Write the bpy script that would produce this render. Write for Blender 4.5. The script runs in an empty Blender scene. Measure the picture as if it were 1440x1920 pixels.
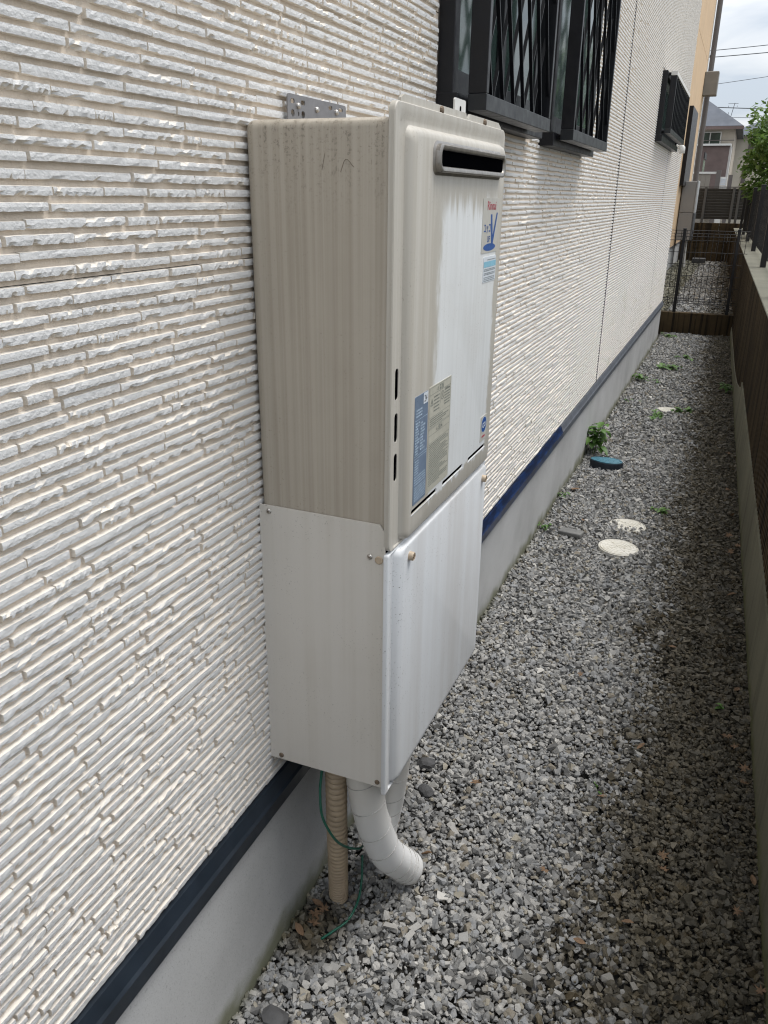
import bpy, bmesh, math, random
import numpy as np
from mathutils import Matrix, Vector

random.seed(7)
rng = np.random.default_rng(7)
sc = bpy.context.scene
COL = sc.collection

# ------------------------------------------------------------------ camera
cam_d = bpy.data.cameras.new('camera')
cam = bpy.data.objects.new('camera', cam_d)
COL.objects.link(cam)
sc.camera = cam
CAM = Vector((0.66, 0.0, 1.43352))
RT = Vector((0.92353699, 0.38334372, 0.01127086))
DN = Vector((0.14919309, -0.33204606, -0.93138973))
FW = Vector((-0.35329996, 0.8618544, -0.36384905))
m = Matrix.Identity(4)
for i in range(3):
    m[i][0] = RT[i]; m[i][1] = -DN[i]; m[i][2] = -FW[i]; m[i][3] = CAM[i]
cam.matrix_world = m
FPX = 1520.4948
cam_d.sensor_fit = 'VERTICAL'
cam_d.sensor_height = 24.0
cam_d.lens = 24.0 * FPX / 1920.0
cam_d.clip_start = 0.02
cam_d.clip_end = 600.0

def project(p):
    v = Vector(p) - CAM
    z = v.dot(FW)
    return (720 + FPX * v.dot(RT) / z, 960 + FPX * v.dot(DN) / z, z)

# ------------------------------------------------------------------ world, sun, exposure
SUN_EL, SUN_AZ = math.radians(68), math.radians(62)   # azimuth clockwise from +Y
world = bpy.data.worlds.new('World')
sc.world = world
world.use_nodes = True
nt = world.node_tree
nt.nodes.clear()
wo = nt.nodes.new('ShaderNodeOutputWorld')
bg = nt.nodes.new('ShaderNodeBackground')
bg.inputs['Strength'].default_value = 0.1
sky = nt.nodes.new('ShaderNodeTexSky')
sky.sky_type = 'NISHITA'
sky.sun_disc = False
sky.sun_elevation = SUN_EL
sky.sun_rotation = SUN_AZ
tc = nt.nodes.new('ShaderNodeTexCoord')
sep = nt.nodes.new('ShaderNodeSeparateXYZ')
nt.links.new(tc.outputs['Generated'], sep.inputs[0])
def wmath(op, a, b=None):
    n = nt.nodes.new('ShaderNodeMath'); n.operation = op
    for i, v in enumerate((a, b)):
        if v is None: continue
        if isinstance(v, (int, float)): n.inputs[i].default_value = v
        else: nt.links.new(v, n.inputs[i])
    return n.outputs[0]
zz = wmath('ADD', wmath('MAXIMUM', sep.outputs[2], 0.0), 0.10)
cx = wmath('DIVIDE', sep.outputs[0], zz)
cy = wmath('DIVIDE', sep.outputs[1], zz)
cmb = nt.nodes.new('ShaderNodeCombineXYZ')
nt.links.new(cx, cmb.inputs[0]); nt.links.new(cy, cmb.inputs[1])
nz = nt.nodes.new('ShaderNodeTexNoise')
nz.inputs['Scale'].default_value = 1.1
nz.inputs['Detail'].default_value = 6.0
nz.inputs['Roughness'].default_value = 0.5
nz.inputs['Distortion'].default_value = 0.6
nt.links.new(cmb.outputs[0], nz.inputs['Vector'])
rp = nt.nodes.new('ShaderNodeValToRGB')
rp.color_ramp.elements[0].position = 0.36
rp.color_ramp.elements[0].color = (5.0, 5.5, 6.2, 1)
rp.color_ramp.elements[1].position = 0.60
rp.color_ramp.elements[1].color = (7.6, 7.7, 7.8, 1)
nt.links.new(nz.outputs['Fac'], rp.inputs['Fac'])
mx = nt.nodes.new('ShaderNodeMix'); mx.data_type = 'RGBA'
mx.inputs['Factor'].default_value = 0.86
nt.links.new(sky.outputs[0], mx.inputs['A'])
nt.links.new(rp.outputs['Color'], mx.inputs['B'])
# overcast luminance: brighter overhead than at the horizon
grad = wmath('ADD', wmath('MULTIPLY', wmath('MAXIMUM', sep.outputs[2], 0.0), 0.85), 0.64)
gm = nt.nodes.new('ShaderNodeMix'); gm.data_type = 'RGBA'; gm.blend_type = 'MULTIPLY'; gm.inputs['Factor'].default_value = 1.0
nt.links.new(mx.outputs['Result'], gm.inputs['A']); nt.links.new(grad, gm.inputs['B'])
nt.links.new(gm.outputs['Result'], bg.inputs['Color'])
nt.links.new(bg.outputs[0], wo.inputs[0])

sun_d = bpy.data.lights.new('sun', 'SUN')
sun_d.energy = 1.5
sun_d.angle = math.radians(32)
sun_d.color = (1.0, 0.96, 0.9)
sun = bpy.data.objects.new('sun', sun_d)
COL.objects.link(sun)
sdir = Vector((math.sin(SUN_AZ) * math.cos(SUN_EL), math.cos(SUN_AZ) * math.cos(SUN_EL), math.sin(SUN_EL)))
sun.rotation_euler = sdir.to_track_quat('Z', 'Y').to_euler()
sun.location = (3, 3, 8)

sc.view_settings.view_transform = 'Standard'
sc.view_settings.look = 'None'
sc.view_settings.exposure = 0.86
sc.view_settings.gamma = 1.0
sc.view_settings.use_curve_mapping = False
sc.cycles.max_bounces = 6
sc.cycles.diffuse_bounces = 4
sc.cycles.use_denoising = True
sc.cycles.denoiser = 'OPENIMAGEDENOISE'
sc.cycles.denoising_prefilter = 'ACCURATE'
sc.cycles.filter_width = 1.15

# ------------------------------------------------------------------ material kit
class NB:
    def __init__(s, name):
        s.m = bpy.data.materials.new(name); s.m.use_nodes = True
        s.t = s.m.node_tree; s.b = s.t.nodes['Principled BSDF']
        s._tc = s.t.nodes.new('ShaderNodeTexCoord')
        s._geo = None
    def n(s, k): return s.t.nodes.new(k)
    def link(s, a, b): s.t.links.new(a, b)
    def put(s, sock, v):
        if isinstance(v, (int, float)): sock.default_value = v
        elif isinstance(v, (tuple, list)):
            sock.default_value = (*v, 1.0) if len(v) == 3 and sock.type == 'RGBA' else v
        else: s.link(v, sock)
    def co(s, scale=(1, 1, 1), kind='Object', loc=(0, 0, 0)):
        mp = s.n('ShaderNodeMapping'); mp.inputs['Scale'].default_value = scale
        mp.inputs['Location'].default_value = loc
        if kind == 'World':
            if s._geo is None: s._geo = s.n('ShaderNodeNewGeometry')
            s.link(s._geo.outputs['Position'], mp.inputs[0])
        else: s.link(s._tc.outputs[kind], mp.inputs[0])
        return mp.outputs[0]
    def pos(s):
        if s._geo is None: s._geo = s.n('ShaderNodeNewGeometry')
        x = s.n('ShaderNodeSeparateXYZ'); s.link(s._geo.outputs['Position'], x.inputs[0])
        return x.outputs
    def opos(s):
        x = s.n('ShaderNodeSeparateXYZ'); s.link(s._tc.outputs['Object'], x.inputs[0])
        return x.outputs
    def noise(s, vec, scale=1.0, detail=4.0, rough=0.55, dist=0.0, out='Fac'):
        x = s.n('ShaderNodeTexNoise'); s.link(vec, x.inputs['Vector'])
        x.inputs['Scale'].default_value = scale; x.inputs['Detail'].default_value = detail
        x.inputs['Roughness'].default_value = rough; x.inputs['Distortion'].default_value = dist
        return x.outputs[out]
    def ramp(s, fac, stops, interp='LINEAR'):
        x = s.n('ShaderNodeValToRGB'); x.color_ramp.interpolation = interp
        e = x.color_ramp.elements
        while len(e) < len(stops): e.new(0.5)
        for el, (p, c) in zip(e, stops):
            el.position = p
            el.color = (c, c, c, 1) if isinstance(c, (int, float)) else (*c, 1)
        s.put(x.inputs['Fac'], fac)
        return x.outputs['Color']
    def math(s, op, a, b=None, clamp=False):
        x = s.n('ShaderNodeMath'); x.operation = op; x.use_clamp = clamp
        s.put(x.inputs[0], a)
        if b is not None: s.put(x.inputs[1], b)
        return x.outputs[0]
    def smooth(s, v, lo, hi):
        x = s.n('ShaderNodeMapRange'); x.interpolation_type = 'SMOOTHSTEP'
        s.put(x.inputs['Value'], v)
        x.inputs['From Min'].default_value = lo; x.inputs['From Max'].default_value = hi
        return x.outputs['Result']
    def mix(s, f, a, b, mode='MIX'):
        x = s.n('ShaderNodeMix'); x.data_type = 'RGBA'; x.blend_type = mode
        s.put(x.inputs['Factor'], f)
        for k, v in (('A', a), ('B', b)):
            if isinstance(v, (int, float)): v = (v, v, v)
            s.put(x.inputs[k], v)
        return x.outputs['Result']
    def bump(s, h, strength=0.3, dist=0.002, prev=None):
        x = s.n('ShaderNodeBump'); x.inputs['Strength'].default_value = strength
        x.inputs['Distance'].default_value = dist
        s.put(x.inputs['Height'], h)
        if prev is not None: s.link(prev, x.inputs['Normal'])
        s.link(x.outputs[0], s.b.inputs['Normal'])
        return x.outputs[0]
    def done(s, color=None, rough=None, metal=None, spec=None):
        if color is not None: s.put(s.b.inputs['Base Color'], color)
        if rough is not None: s.put(s.b.inputs['Roughness'], rough)
        if metal is not None: s.put(s.b.inputs['Metallic'], metal)
        if spec is not None: s.put(s.b.inputs['Specular IOR Level'], spec)
        return s.m

def simple(name, color, rough=0.5, var=0.15, scale=30, metal=0.0, bump=0.0, bscale=150, spec=0.5, kind='Object'):
    k = NB(name)
    v = k.co(kind=kind)
    f = k.noise(v, scale, 5)
    lo = tuple(c * (1 - var) for c in color); hi = tuple(min(1, c * (1 + var)) for c in color)
    c = k.ramp(f, [(0.3, lo), (0.7, hi)])
    r = k.ramp(k.noise(v, scale * 1.7, 3), [(0.3, max(0, rough - 0.08)), (0.7, min(1, rough + 0.08))])
    if bump: k.bump(k.noise(v, bscale, 4), bump, 0.002)
    return k.done(c, r, metal, spec)

MAT = {}

def m_siding(name, base, seed, bump=1.0, face=None):
    k = NB(name)
    w = k.co(kind='World', loc=(seed, 0, 0))
    big = k.noise(w, 1.3, 4)
    fine = k.noise(w, 420, 6, 0.7)
    med = k.noise(w, 150, 5, 0.65)
    c = k.ramp(big, [(0.35, tuple(x * 0.94 for x in base)), (0.65, base)])
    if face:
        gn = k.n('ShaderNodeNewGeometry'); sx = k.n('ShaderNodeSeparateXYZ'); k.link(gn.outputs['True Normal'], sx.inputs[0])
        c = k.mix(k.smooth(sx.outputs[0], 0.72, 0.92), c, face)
    c = k.mix(k.math('MULTIPLY', k.smooth(med, 0.52, 0.75), 0.22), c, tuple(x * 0.7 for x in base))
    c = k.mix(k.math('MULTIPLY', k.smooth(fine, 0.60, 0.75), 0.45), c, (0.3, 0.275, 0.24))
    p = k.pos()
    algae = k.math('MULTIPLY', k.smooth(k.noise(k.co((1, 1.5, 5), 'World'), 1.6, 4), 0.56, 0.72),
                   k.math('MULTIPLY', k.smooth(p[2], 0.95, 0.45), k.smooth(p[1], 4.2, 6.0)))
    c = k.mix(k.math('MULTIPLY', algae, 0.55), c, (0.36, 0.36, 0.16))
    h = k.math('ADD', k.math('MULTIPLY', med, 0.7), k.math('MULTIPLY', fine, 0.35))
    if bump: k.bump(h, bump, 0.003)
    return k.done(c, 0.82, spec=0.25)
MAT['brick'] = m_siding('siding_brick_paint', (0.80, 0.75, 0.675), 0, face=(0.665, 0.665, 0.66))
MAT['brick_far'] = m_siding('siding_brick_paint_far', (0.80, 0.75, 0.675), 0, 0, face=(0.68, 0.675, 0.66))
MAT['mortar'] = m_siding('siding_bed_paint', (0.70, 0.615, 0.52), 5)
MAT['mortar_far'] = m_siding('siding_bed_paint_far', (0.70, 0.615, 0.52), 5, 0)

def m_concrete(name, base, moss=True, streak=False):
    k = NB(name)
    w = k.co(kind='World')
    big = k.noise(w, 2.2, 6, 0.6)
    fine = k.noise(w, 140, 5, 0.7)
    c = k.ramp(big, [(0.3, tuple(x * 0.8 for x in base)), (0.5, base), (0.72, tuple(x * 1.15 for x in base))])
    c = k.mix(k.math('MULTIPLY', k.smooth(fine, 0.55, 0.72), 0.55), c, tuple(x * 0.45 for x in base))
    pits = k.noise(w, 420, 2, 0.5)
    c = k.mix(k.math('MULTIPLY', k.smooth(pits, 0.60, 0.70), 0.5), c, tuple(x * 0.3 for x in base))
    if streak:
        s = k.noise(k.co((14, 14, 0.9), 'World'), 1.0, 5, 0.65)
        c = k.mix(k.math('MULTIPLY', k.smooth(s, 0.45, 0.7), 0.5), c, (0.06, 0.055, 0.035))
    if moss:
        p = k.pos()
        e = k.math('ADD', p[2], k.math('MULTIPLY', k.noise(w, 9, 5), -0.12))
        c = k.mix(k.math('MULTIPLY', k.smooth(e, 0.0, -0.06), 0.75), c, (0.12, 0.125, 0.045))
    k.bump(k.math('ADD', fine, k.math('MULTIPLY', big, 2.0)), 0.25, 0.002)
    return k.done(c, 0.85, spec=0.3)
MAT['foundation'] = m_concrete('foundation_render', (0.50, 0.505, 0.505))
MAT['footing'] = m_concrete('old_concrete', (0.20, 0.19, 0.135), True, True)
MAT['cap'] = m_concrete('cap_concrete', (0.20, 0.195, 0.155), False, False)

def m_rib():
    k = NB('ribbed_block_brown')
    w = k.co(kind='World')
    s = k.noise(k.co((22, 22, 0.6), 'World'), 1.0, 5, 0.6)
    b = k.noise(k.co((1.2, 1.2, 2), 'World'), 1.0, 5, 0.6)
    c = k.ramp(b, [(0.3, (0.036, 0.025, 0.013)), (0.55, (0.075, 0.052, 0.027)), (0.75, (0.12, 0.085, 0.045))])
    c = k.mix(k.math('MULTIPLY', k.smooth(s, 0.46, 0.60), 0.85), c, (0.011, 0.009, 0.007))
    f = k.noise(w, 160, 5, 0.7)
    c = k.mix(k.math('MULTIPLY', k.smooth(f, 0.5, 0.75), 0.35), c, (0.10, 0.075, 0.05))
    k.bump(f, 0.6, 0.004)
    return k.done(c, 0.9, spec=0.2)
MAT['rib'] = m_rib()

def m_gravel():
    k = NB('crushed_stone')
    g = k.n('ShaderNodeNewGeometry')
    r = g.outputs['Random Per Island']
    w = k.co(kind='World')
    base = k.mix(1.0, (0.84, 0.83, 0.81), k.ramp(r, [(0.0, (0.15, 0.15, 0.15)), (0.10, (0.35, 0.35, 0.345)), (0.28, (0.27, 0.275, 0.28)),
                      (0.48, (0.40, 0.395, 0.385)), (0.60, (0.31, 0.32, 0.335)), (0.74, (0.22, 0.222, 0.222)), (0.82, (0.46, 0.455, 0.44)),
                      (0.90, (0.35, 0.325, 0.27)), (0.94, (0.24, 0.215, 0.175)), (0.985, (0.60, 0.59, 0.565))], 'CONSTANT'), 'MULTIPLY')
    v = k.noise(w, 120, 5, 0.6)
    base = k.mix(k.math('MULTIPLY', k.smooth(v, 0.45, 0.75), 0.35), base, (0.36, 0.345, 0.32))
    p = k.pos()
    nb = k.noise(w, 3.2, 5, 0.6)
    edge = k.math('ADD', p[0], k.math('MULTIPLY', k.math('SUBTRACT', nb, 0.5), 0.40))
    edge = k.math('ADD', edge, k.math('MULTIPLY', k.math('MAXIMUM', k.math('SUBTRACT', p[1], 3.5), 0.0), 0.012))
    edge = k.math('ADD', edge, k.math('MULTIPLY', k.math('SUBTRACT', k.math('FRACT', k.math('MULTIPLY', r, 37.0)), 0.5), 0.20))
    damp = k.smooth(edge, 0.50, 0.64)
    # seepage below the drain hose
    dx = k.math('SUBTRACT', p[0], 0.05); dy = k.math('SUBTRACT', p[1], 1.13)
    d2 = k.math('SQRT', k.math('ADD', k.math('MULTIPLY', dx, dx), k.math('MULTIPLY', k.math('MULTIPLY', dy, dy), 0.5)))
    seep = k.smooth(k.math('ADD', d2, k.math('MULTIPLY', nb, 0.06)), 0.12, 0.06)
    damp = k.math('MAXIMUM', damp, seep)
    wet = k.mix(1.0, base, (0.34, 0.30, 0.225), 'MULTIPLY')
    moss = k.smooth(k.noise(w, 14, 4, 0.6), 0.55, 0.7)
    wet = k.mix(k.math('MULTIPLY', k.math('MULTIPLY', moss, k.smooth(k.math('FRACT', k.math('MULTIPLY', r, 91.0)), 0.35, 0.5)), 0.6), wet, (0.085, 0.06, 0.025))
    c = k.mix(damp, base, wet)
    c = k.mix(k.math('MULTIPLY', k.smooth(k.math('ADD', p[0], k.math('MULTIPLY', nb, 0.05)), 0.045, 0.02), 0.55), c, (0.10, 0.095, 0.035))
    k.bump(k.noise(w, 300, 4, 0.6), 0.3, 0.002)
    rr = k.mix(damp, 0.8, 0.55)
    return k.done(c, rr, spec=0.35)
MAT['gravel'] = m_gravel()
MAT['soil'] = simple('dark_grit', (0.04, 0.037, 0.032), 0.9, 0.4, 60, bump=0.6, bscale=90, kind='Object')
MAT['far_ground'] = simple('far_ground', (0.16, 0.15, 0.12), 0.9, 0.3, 2)

# painted steel of the heater: off-white with grime runs
def m_case(name, clean, dirt, lo, hi, sx=60, specks=0.0, mould=0.0):
    k = NB(name)
    w = k.co(kind='World')
    runs = k.noise(k.co((sx, sx, 0.5), 'World'), 1.0, 4, 0.6)
    blot = k.noise(w, 5, 5, 0.6)
    f = k.math('ADD', k.math('MULTIPLY', runs, 0.75), k.math('MULTIPLY', blot, 0.25))
    c = k.mix(k.smooth(f, lo, hi), clean, dirt)
    if specks:
        s = k.noise(w, 330, 2, 0.5)
        m2 = k.noise(w, 11, 4, 0.6)
        c = k.mix(k.math('MULTIPLY', k.math('MULTIPLY', k.smooth(s, 0.66, 0.72), k.smooth(m2, 0.42, 0.6)), specks), c, (0.09, 0.075, 0.06))
    if mould:
        p = k.pos()
        s = k.noise(w, 260, 4, 0.7)
        z = k.smooth(k.math('ADD', p[2], k.math('MULTIPLY', blot, 0.10)), 1.42, 1.58)
        c = k.mix(k.math('MULTIPLY', k.math('MULTIPLY', z, k.smooth(k.math('MULTIPLY', s, k.math('ADD', runs, 0.5)), 0.54, 0.68)), mould), c, (0.05, 0.042, 0.03))
    k.bump(k.noise(w, 500, 2), 0.06, 0.001)
    rg = k.ramp(blot, [(0.3, 0.42), (0.7, 0.6)])
    return k.done(c, rg, spec=0.45)
MAT['case'] = m_case('case_grimy_beige', (0.42, 0.378, 0.315), (0.34, 0.30, 0.242), 0.38, 0.64, 95, 0.3, 0.45)
MAT['side_cover'] = m_case('side_cover_grey', (0.60, 0.57, 0.52), (0.53, 0.495, 0.435), 0.45, 0.7, 22, 0.35)
MAT['pipe_cover'] = m_case('pipe_cover_white', (0.655, 0.672, 0.685), (0.545, 0.54, 0.53), 0.36, 0.72, 16, 0.9)

def m_front():
    k = NB('front_cover_weathered')
    w = k.co(kind='World')
    p = k.pos()
    runs = k.noise(k.co((70, 70, 1.2), 'World'), 1.0, 5, 0.65)
    ragged = k.math('MULTIPLY', k.math('SUBTRACT', k.noise(k.co((1, 1, 0.35), 'World'), 70, 6, 0.65), 0.5), 0.05)
    low = k.math('MULTIPLY', k.math('SUBTRACT', k.noise(w, 4.0, 3), 0.5), 0.07)
    y = k.math('ADD', k.math('ADD', p[1], ragged), low)
    # left edge of the rinsed patch drifts left towards the bottom
    yl = k.math('SUBTRACT', y, k.math('MULTIPLY', k.math('SUBTRACT', p[2], 1.0), 0.05))
    left = k.smooth(yl, 1.210, 1.240)
    right = k.smooth(y, 1.574, 1.560)
    ztop = k.math('ADD', p[2], k.math('MULTIPLY', k.math('SUBTRACT', k.noise(k.co((60, 60, 2), 'World'), 1.0, 5), 0.5), 0.10))
    top = k.smooth(ztop, 1.436, 1.40)
    bot = k.smooth(k.math('ADD', p[2], ragged), 0.948, 0.956)
    clean = k.math('MULTIPLY', k.math('MULTIPLY', left, right), k.math('MULTIPLY', top, bot))
    grime = k.ramp(runs, [(0.35, (0.50, 0.475, 0.425)), (0.65, (0.43, 0.40, 0.345))])
    halo = k.math('MULTIPLY', k.smooth(yl, 1.19, 1.20), k.smooth(p[2], 1.46, 1.44))
    grime = k.mix(k.math('MULTIPLY', halo, 0.45), grime, (0.385, 0.36, 0.31))
    white = k.ramp(runs, [(0.3, (0.69, 0.705, 0.705)), (0.7, (0.61, 0.622, 0.615))])
    white = k.mix(k.math('MULTIPLY', k.smooth(k.noise(w, 6, 5, 0.65), 0.45, 0.75), 0.35), white, (0.56, 0.55, 0.52))
    c = k.mix(clean, grime, white)
    s = k.noise(w, 300, 3, 0.5)
    c = k.mix(k.math('MULTIPLY', k.math('MULTIPLY', k.smooth(s, 0.62, 0.7), k.smooth(k.noise(w, 12, 4), 0.45, 0.6)), 0.35), c, (0.2, 0.17, 0.13))
    k.bump(k.noise(w, 500, 2), 0.06, 0.001)
    return k.done(c, 0.45, spec=0.45)
MAT['front'] = m_front()

MAT['black'] = simple('hollow_shade_black', (0.0015, 0.0015, 0.002), 0.95, 0.1, spec=0.0)  # near-black paint stands in for shade inside openings and gaps
MAT['steel'] = simple('stainless_frame', (0.30, 0.28, 0.255), 0.36, 0.2, 60, metal=0.85)
MAT['bracket'] = simple('bracket_steel', (0.22, 0.215, 0.22), 0.42, 0.1, 60, metal=0.55)
MAT['screw'] = simple('screw_steel', (0.46, 0.44, 0.41), 0.35, 0.25, 200, metal=0.9)
MAT['rusty'] = simple('rusty_screw', (0.16, 0.12, 0.085), 0.7, 0.4, 200, metal=0.4)
MAT['beige_knob'] = simple('beige_plastic', (0.42, 0.335, 0.24), 0.55, 0.2, 120)
MAT['alu'] = simple('black_aluminium', (0.005, 0.0055, 0.008), 0.42, 0.2, 20, spec=0.35)
MAT['alu2'] = simple('charcoal_aluminium', (0.013, 0.015, 0.018), 0.42, 0.15, 20, spec=0.4)
MAT['trim_navy'] = simple('navy_trim', (0.014, 0.021, 0.031), 0.42, 0.25, 14)
MAT['trim_grey'] = simple('grey_trim', (0.10, 0.11, 0.13), 0.5, 0.2, 10)
def m_film():
    k = NB('blue_protective_film')
    s = k.noise(k.co((40, 12, 40), 'World'), 1.0, 5, 0.65)
    c = k.ramp(s, [(0.3, (0.006, 0.011, 0.028)), (0.5, (0.008, 0.018, 0.055)), (0.57, (0.010, 0.036, 0.125)), (0.63, (0.008, 0.018, 0.05)), (0.75, (0.010, 0.025, 0.08))])
    k.bump(s, 0.5, 0.002)
    return k.done(c, 0.3)
MAT['film'] = m_film()
MAT['joint_shade'] = simple('joint_shade_paint', (0.11, 0.10, 0.09), 0.8, 0.2, 8)  # dark joint tone that also carries the shade on the brick ends
def m_glass():
    k = NB('window_glass')
    v = k.co((1, 1, 1))
    c = k.ramp(k.noise(v, 1.2, 3), [(0.3, (0.02, 0.035, 0.033)), (0.7, (0.05, 0.085, 0.07))])
    return k.done(c, 0.08, spec=0.4)
MAT['glass'] = m_glass()
def m_greenglass():
    k = NB('greenish_glass')
    c = k.ramp(k.noise(k.co(), 2, 3), [(0.3, (0.10, 0.19, 0.12)), (0.7, (0.15, 0.26, 0.17))])
    return k.done(c, 0.15, spec=0.7)
MAT['greenglass'] = m_greenglass()
MAT['tan'] = simple('tan_render', (0.60, 0.43, 0.265), 0.85, 0.06, 2.5, bump=0.2, bscale=80)
MAT['taupe'] = simple('taupe_metal', (0.12, 0.105, 0.098), 0.5, 0.12, 3)
MAT['greybox'] = simple('grey_hood', (0.20, 0.19, 0.17), 0.5, 0.1, 5)
MAT['hp_grey'] = simple('grey_heater_paint', (0.30, 0.285, 0.27), 0.5, 0.06, 3)
MAT['hp_dark'] = simple('grey_heater_dark', (0.09, 0.095, 0.105), 0.45, 0.1, 3)
MAT['hp_edge'] = simple('grey_heater_edge', (0.45, 0.46, 0.47), 0.45, 0.1, 3)
MAT['white_plastic'] = simple('white_plastic', (0.68, 0.67, 0.64), 0.5, 0.08, 12)
MAT['fence_black'] = simple('fence_black', (0.008, 0.007, 0.008), 0.45, 0.25, 20)
MAT['wire'] = simple('fence_wire', (0.009, 0.008, 0.008), 0.5, 0.25, 20)
MAT['louver'] = simple('louver_charcoal', (0.095, 0.092, 0.088), 0.55, 0.15, 4)
def m_tape():
    k = NB('pipe_wrap_tape')
    w = k.co(kind='World')
    b = k.noise(w, 7, 5, 0.6)
    c = k.ramp(b, [(0.35, (0.76, 0.76, 0.745)), (0.6, (0.82, 0.825, 0.825))])
    p = k.pos()
    c = k.mix(k.math('MULTIPLY', k.smooth(k.math('ADD', p[2], k.math('MULTIPLY', b, 0.2)), 0.30, 0.58), 0.6), c, (0.54, 0.49, 0.40))
    k.bump(k.noise(w, 60, 3), 0.1, 0.002)
    return k.done(c, 0.5)
MAT['tape'] = m_tape()
MAT['seam'] = simple('tape_seam', (0.40, 0.39, 0.37), 0.6, 0.2, 60)
MAT['hose'] = simple('tan_hose', (0.38, 0.295, 0.20), 0.55, 0.12, 20)
MAT['green_wire'] = simple('green_insulation', (0.012, 0.11, 0.07), 0.4, 0.15, 40)
def m_cover():
    k = NB('white_cover_plastic')
    w = k.co()
    b = k.noise(w, 12, 5, 0.6)
    c = k.ramp(b, [(0.35, (0.60, 0.575, 0.50)), (0.65, (0.70, 0.68, 0.62))])
    s = k.noise(w, 60, 4, 0.6)
    c = k.mix(k.math('MULTIPLY', k.smooth(s, 0.55, 0.7), 0.4), c, (0.30, 0.25, 0.16))
    return k.done(c, 0.6)
MAT['cover'] = m_cover()
MAT['blue_lid'] = simple('blue_lid', (0.055, 0.17, 0.23), 0.5, 0.15, 40)
MAT['blue_body'] = simple('dark_meter_body', (0.012, 0.018, 0.028), 0.5, 0.2, 40)
def m_leaf(name, a, b, rough=0.5, trans=0.25):
    k = NB(name)
    g = k.n('ShaderNodeNewGeometry')
    c = k.ramp(g.outputs['Random Per Island'], [(0.0, a), (1.0, b)])
    v = k.noise(k.co(kind='World'), 40, 3)
    c = k.mix(k.math('MULTIPLY', k.smooth(v, 0.4, 0.7), 0.3), c, tuple(x * 0.6 for x in a))
    k.b.inputs['Transmission Weight'].default_value = 0.0
    k.done(c, rough)
    tr = k.n('ShaderNodeBsdfTranslucent'); k.link(c, tr.inputs['Color'])
    ms = k.n('ShaderNodeMixShader'); ms.inputs[0].default_value = trans
    k.link(k.b.outputs[0], ms.inputs[1]); k.link(tr.outputs[0], ms.inputs[2])
    out = [n for n in k.t.nodes if n.type == 'OUTPUT_MATERIAL'][0]
    k.link(ms.outputs[0], out.inputs[0])
    return k.m
MAT['weed'] = m_leaf('weed_leaf', (0.06, 0.14, 0.025), (0.13, 0.25, 0.05))
MAT['leaf'] = m_leaf('tree_leaf', (0.055, 0.12, 0.025), (0.17, 0.29, 0.07), trans=0.4)
MAT['dead'] = m_leaf('dead_leaf', (0.13, 0.075, 0.04), (0.27, 0.17, 0.10), 0.75, 0.1)
MAT['bark'] = simple('bark', (0.07, 0.055, 0.04), 0.9, 0.3, 20, bump=0.6, bscale=40)
MAT['stone_dark'] = simple('dark_stone', (0.07, 0.07, 0.072), 0.8, 0.25, 30, bump=0.4, bscale=80)
MAT['stone_grey'] = simple('slate_piece', (0.17, 0.17, 0.165), 0.8, 0.2, 30, bump=0.4, bscale=80)
MAT['bg_roof'] = simple('slate_roof', (0.055, 0.065, 0.085), 0.6, 0.15, 1.5)
MAT['bg_wall'] = simple('pale_beige_siding', (0.44, 0.39, 0.32), 0.85, 0.08, 2)
MAT['bg_brown'] = simple('brown_siding', (0.145, 0.105, 0.095), 0.85, 0.12, 3)
MAT['bg_white'] = simple('white_trim', (0.66, 0.65, 0.62), 0.6, 0.05, 3)
MAT['bg_cream'] = simple('cream_render', (0.60, 0.56, 0.47), 0.85, 0.06, 2)
MAT['gate'] = simple('taupe_gate', (0.25, 0.225, 0.19), 0.6, 0.08, 3)
MAT['cable'] = simple('cable_grey', (0.10, 0.105, 0.115), 0.7, 0.1, 1)
MAT['st_beige'] = simple('sticker_beige', (0.46, 0.445, 0.375), 0.4, 0.06, 60)
MAT['st_blue'] = simple('sticker_blue_film', (0.15, 0.20, 0.275), 0.35, 0.18, 25)
MAT['st_white'] = simple('sticker_white', (0.62, 0.66, 0.70), 0.4, 0.06, 40)
MAT['st_plate'] = simple('sticker_plate', (0.47, 0.455, 0.41), 0.45, 0.05, 40)
MAT['ink_red'] = simple('ink_red', (0.40, 0.035, 0.065), 0.5, 0.08, 60)
MAT['ink_blue'] = simple('ink_blue', (0.012, 0.075, 0.27), 0.5, 0.08, 60)
MAT['ink_sky'] = simple('ink_sky', (0.22, 0.46, 0.58), 0.5, 0.08, 60)
MAT['ink_grey'] = simple('ink_grey', (0.20, 0.215, 0.19), 0.6, 0.15, 90)
MAT['ink_lgrey'] = simple('ink_light_grey', (0.25, 0.28, 0.30), 0.6, 0.15, 90)
MAT['ink_pale'] = simple('ink_pale', (0.40, 0.50, 0.60), 0.5, 0.15, 90)
MAT['ink_black'] = simple('ink_black', (0.03, 0.03, 0.035), 0.6, 0.1, 60)

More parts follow.
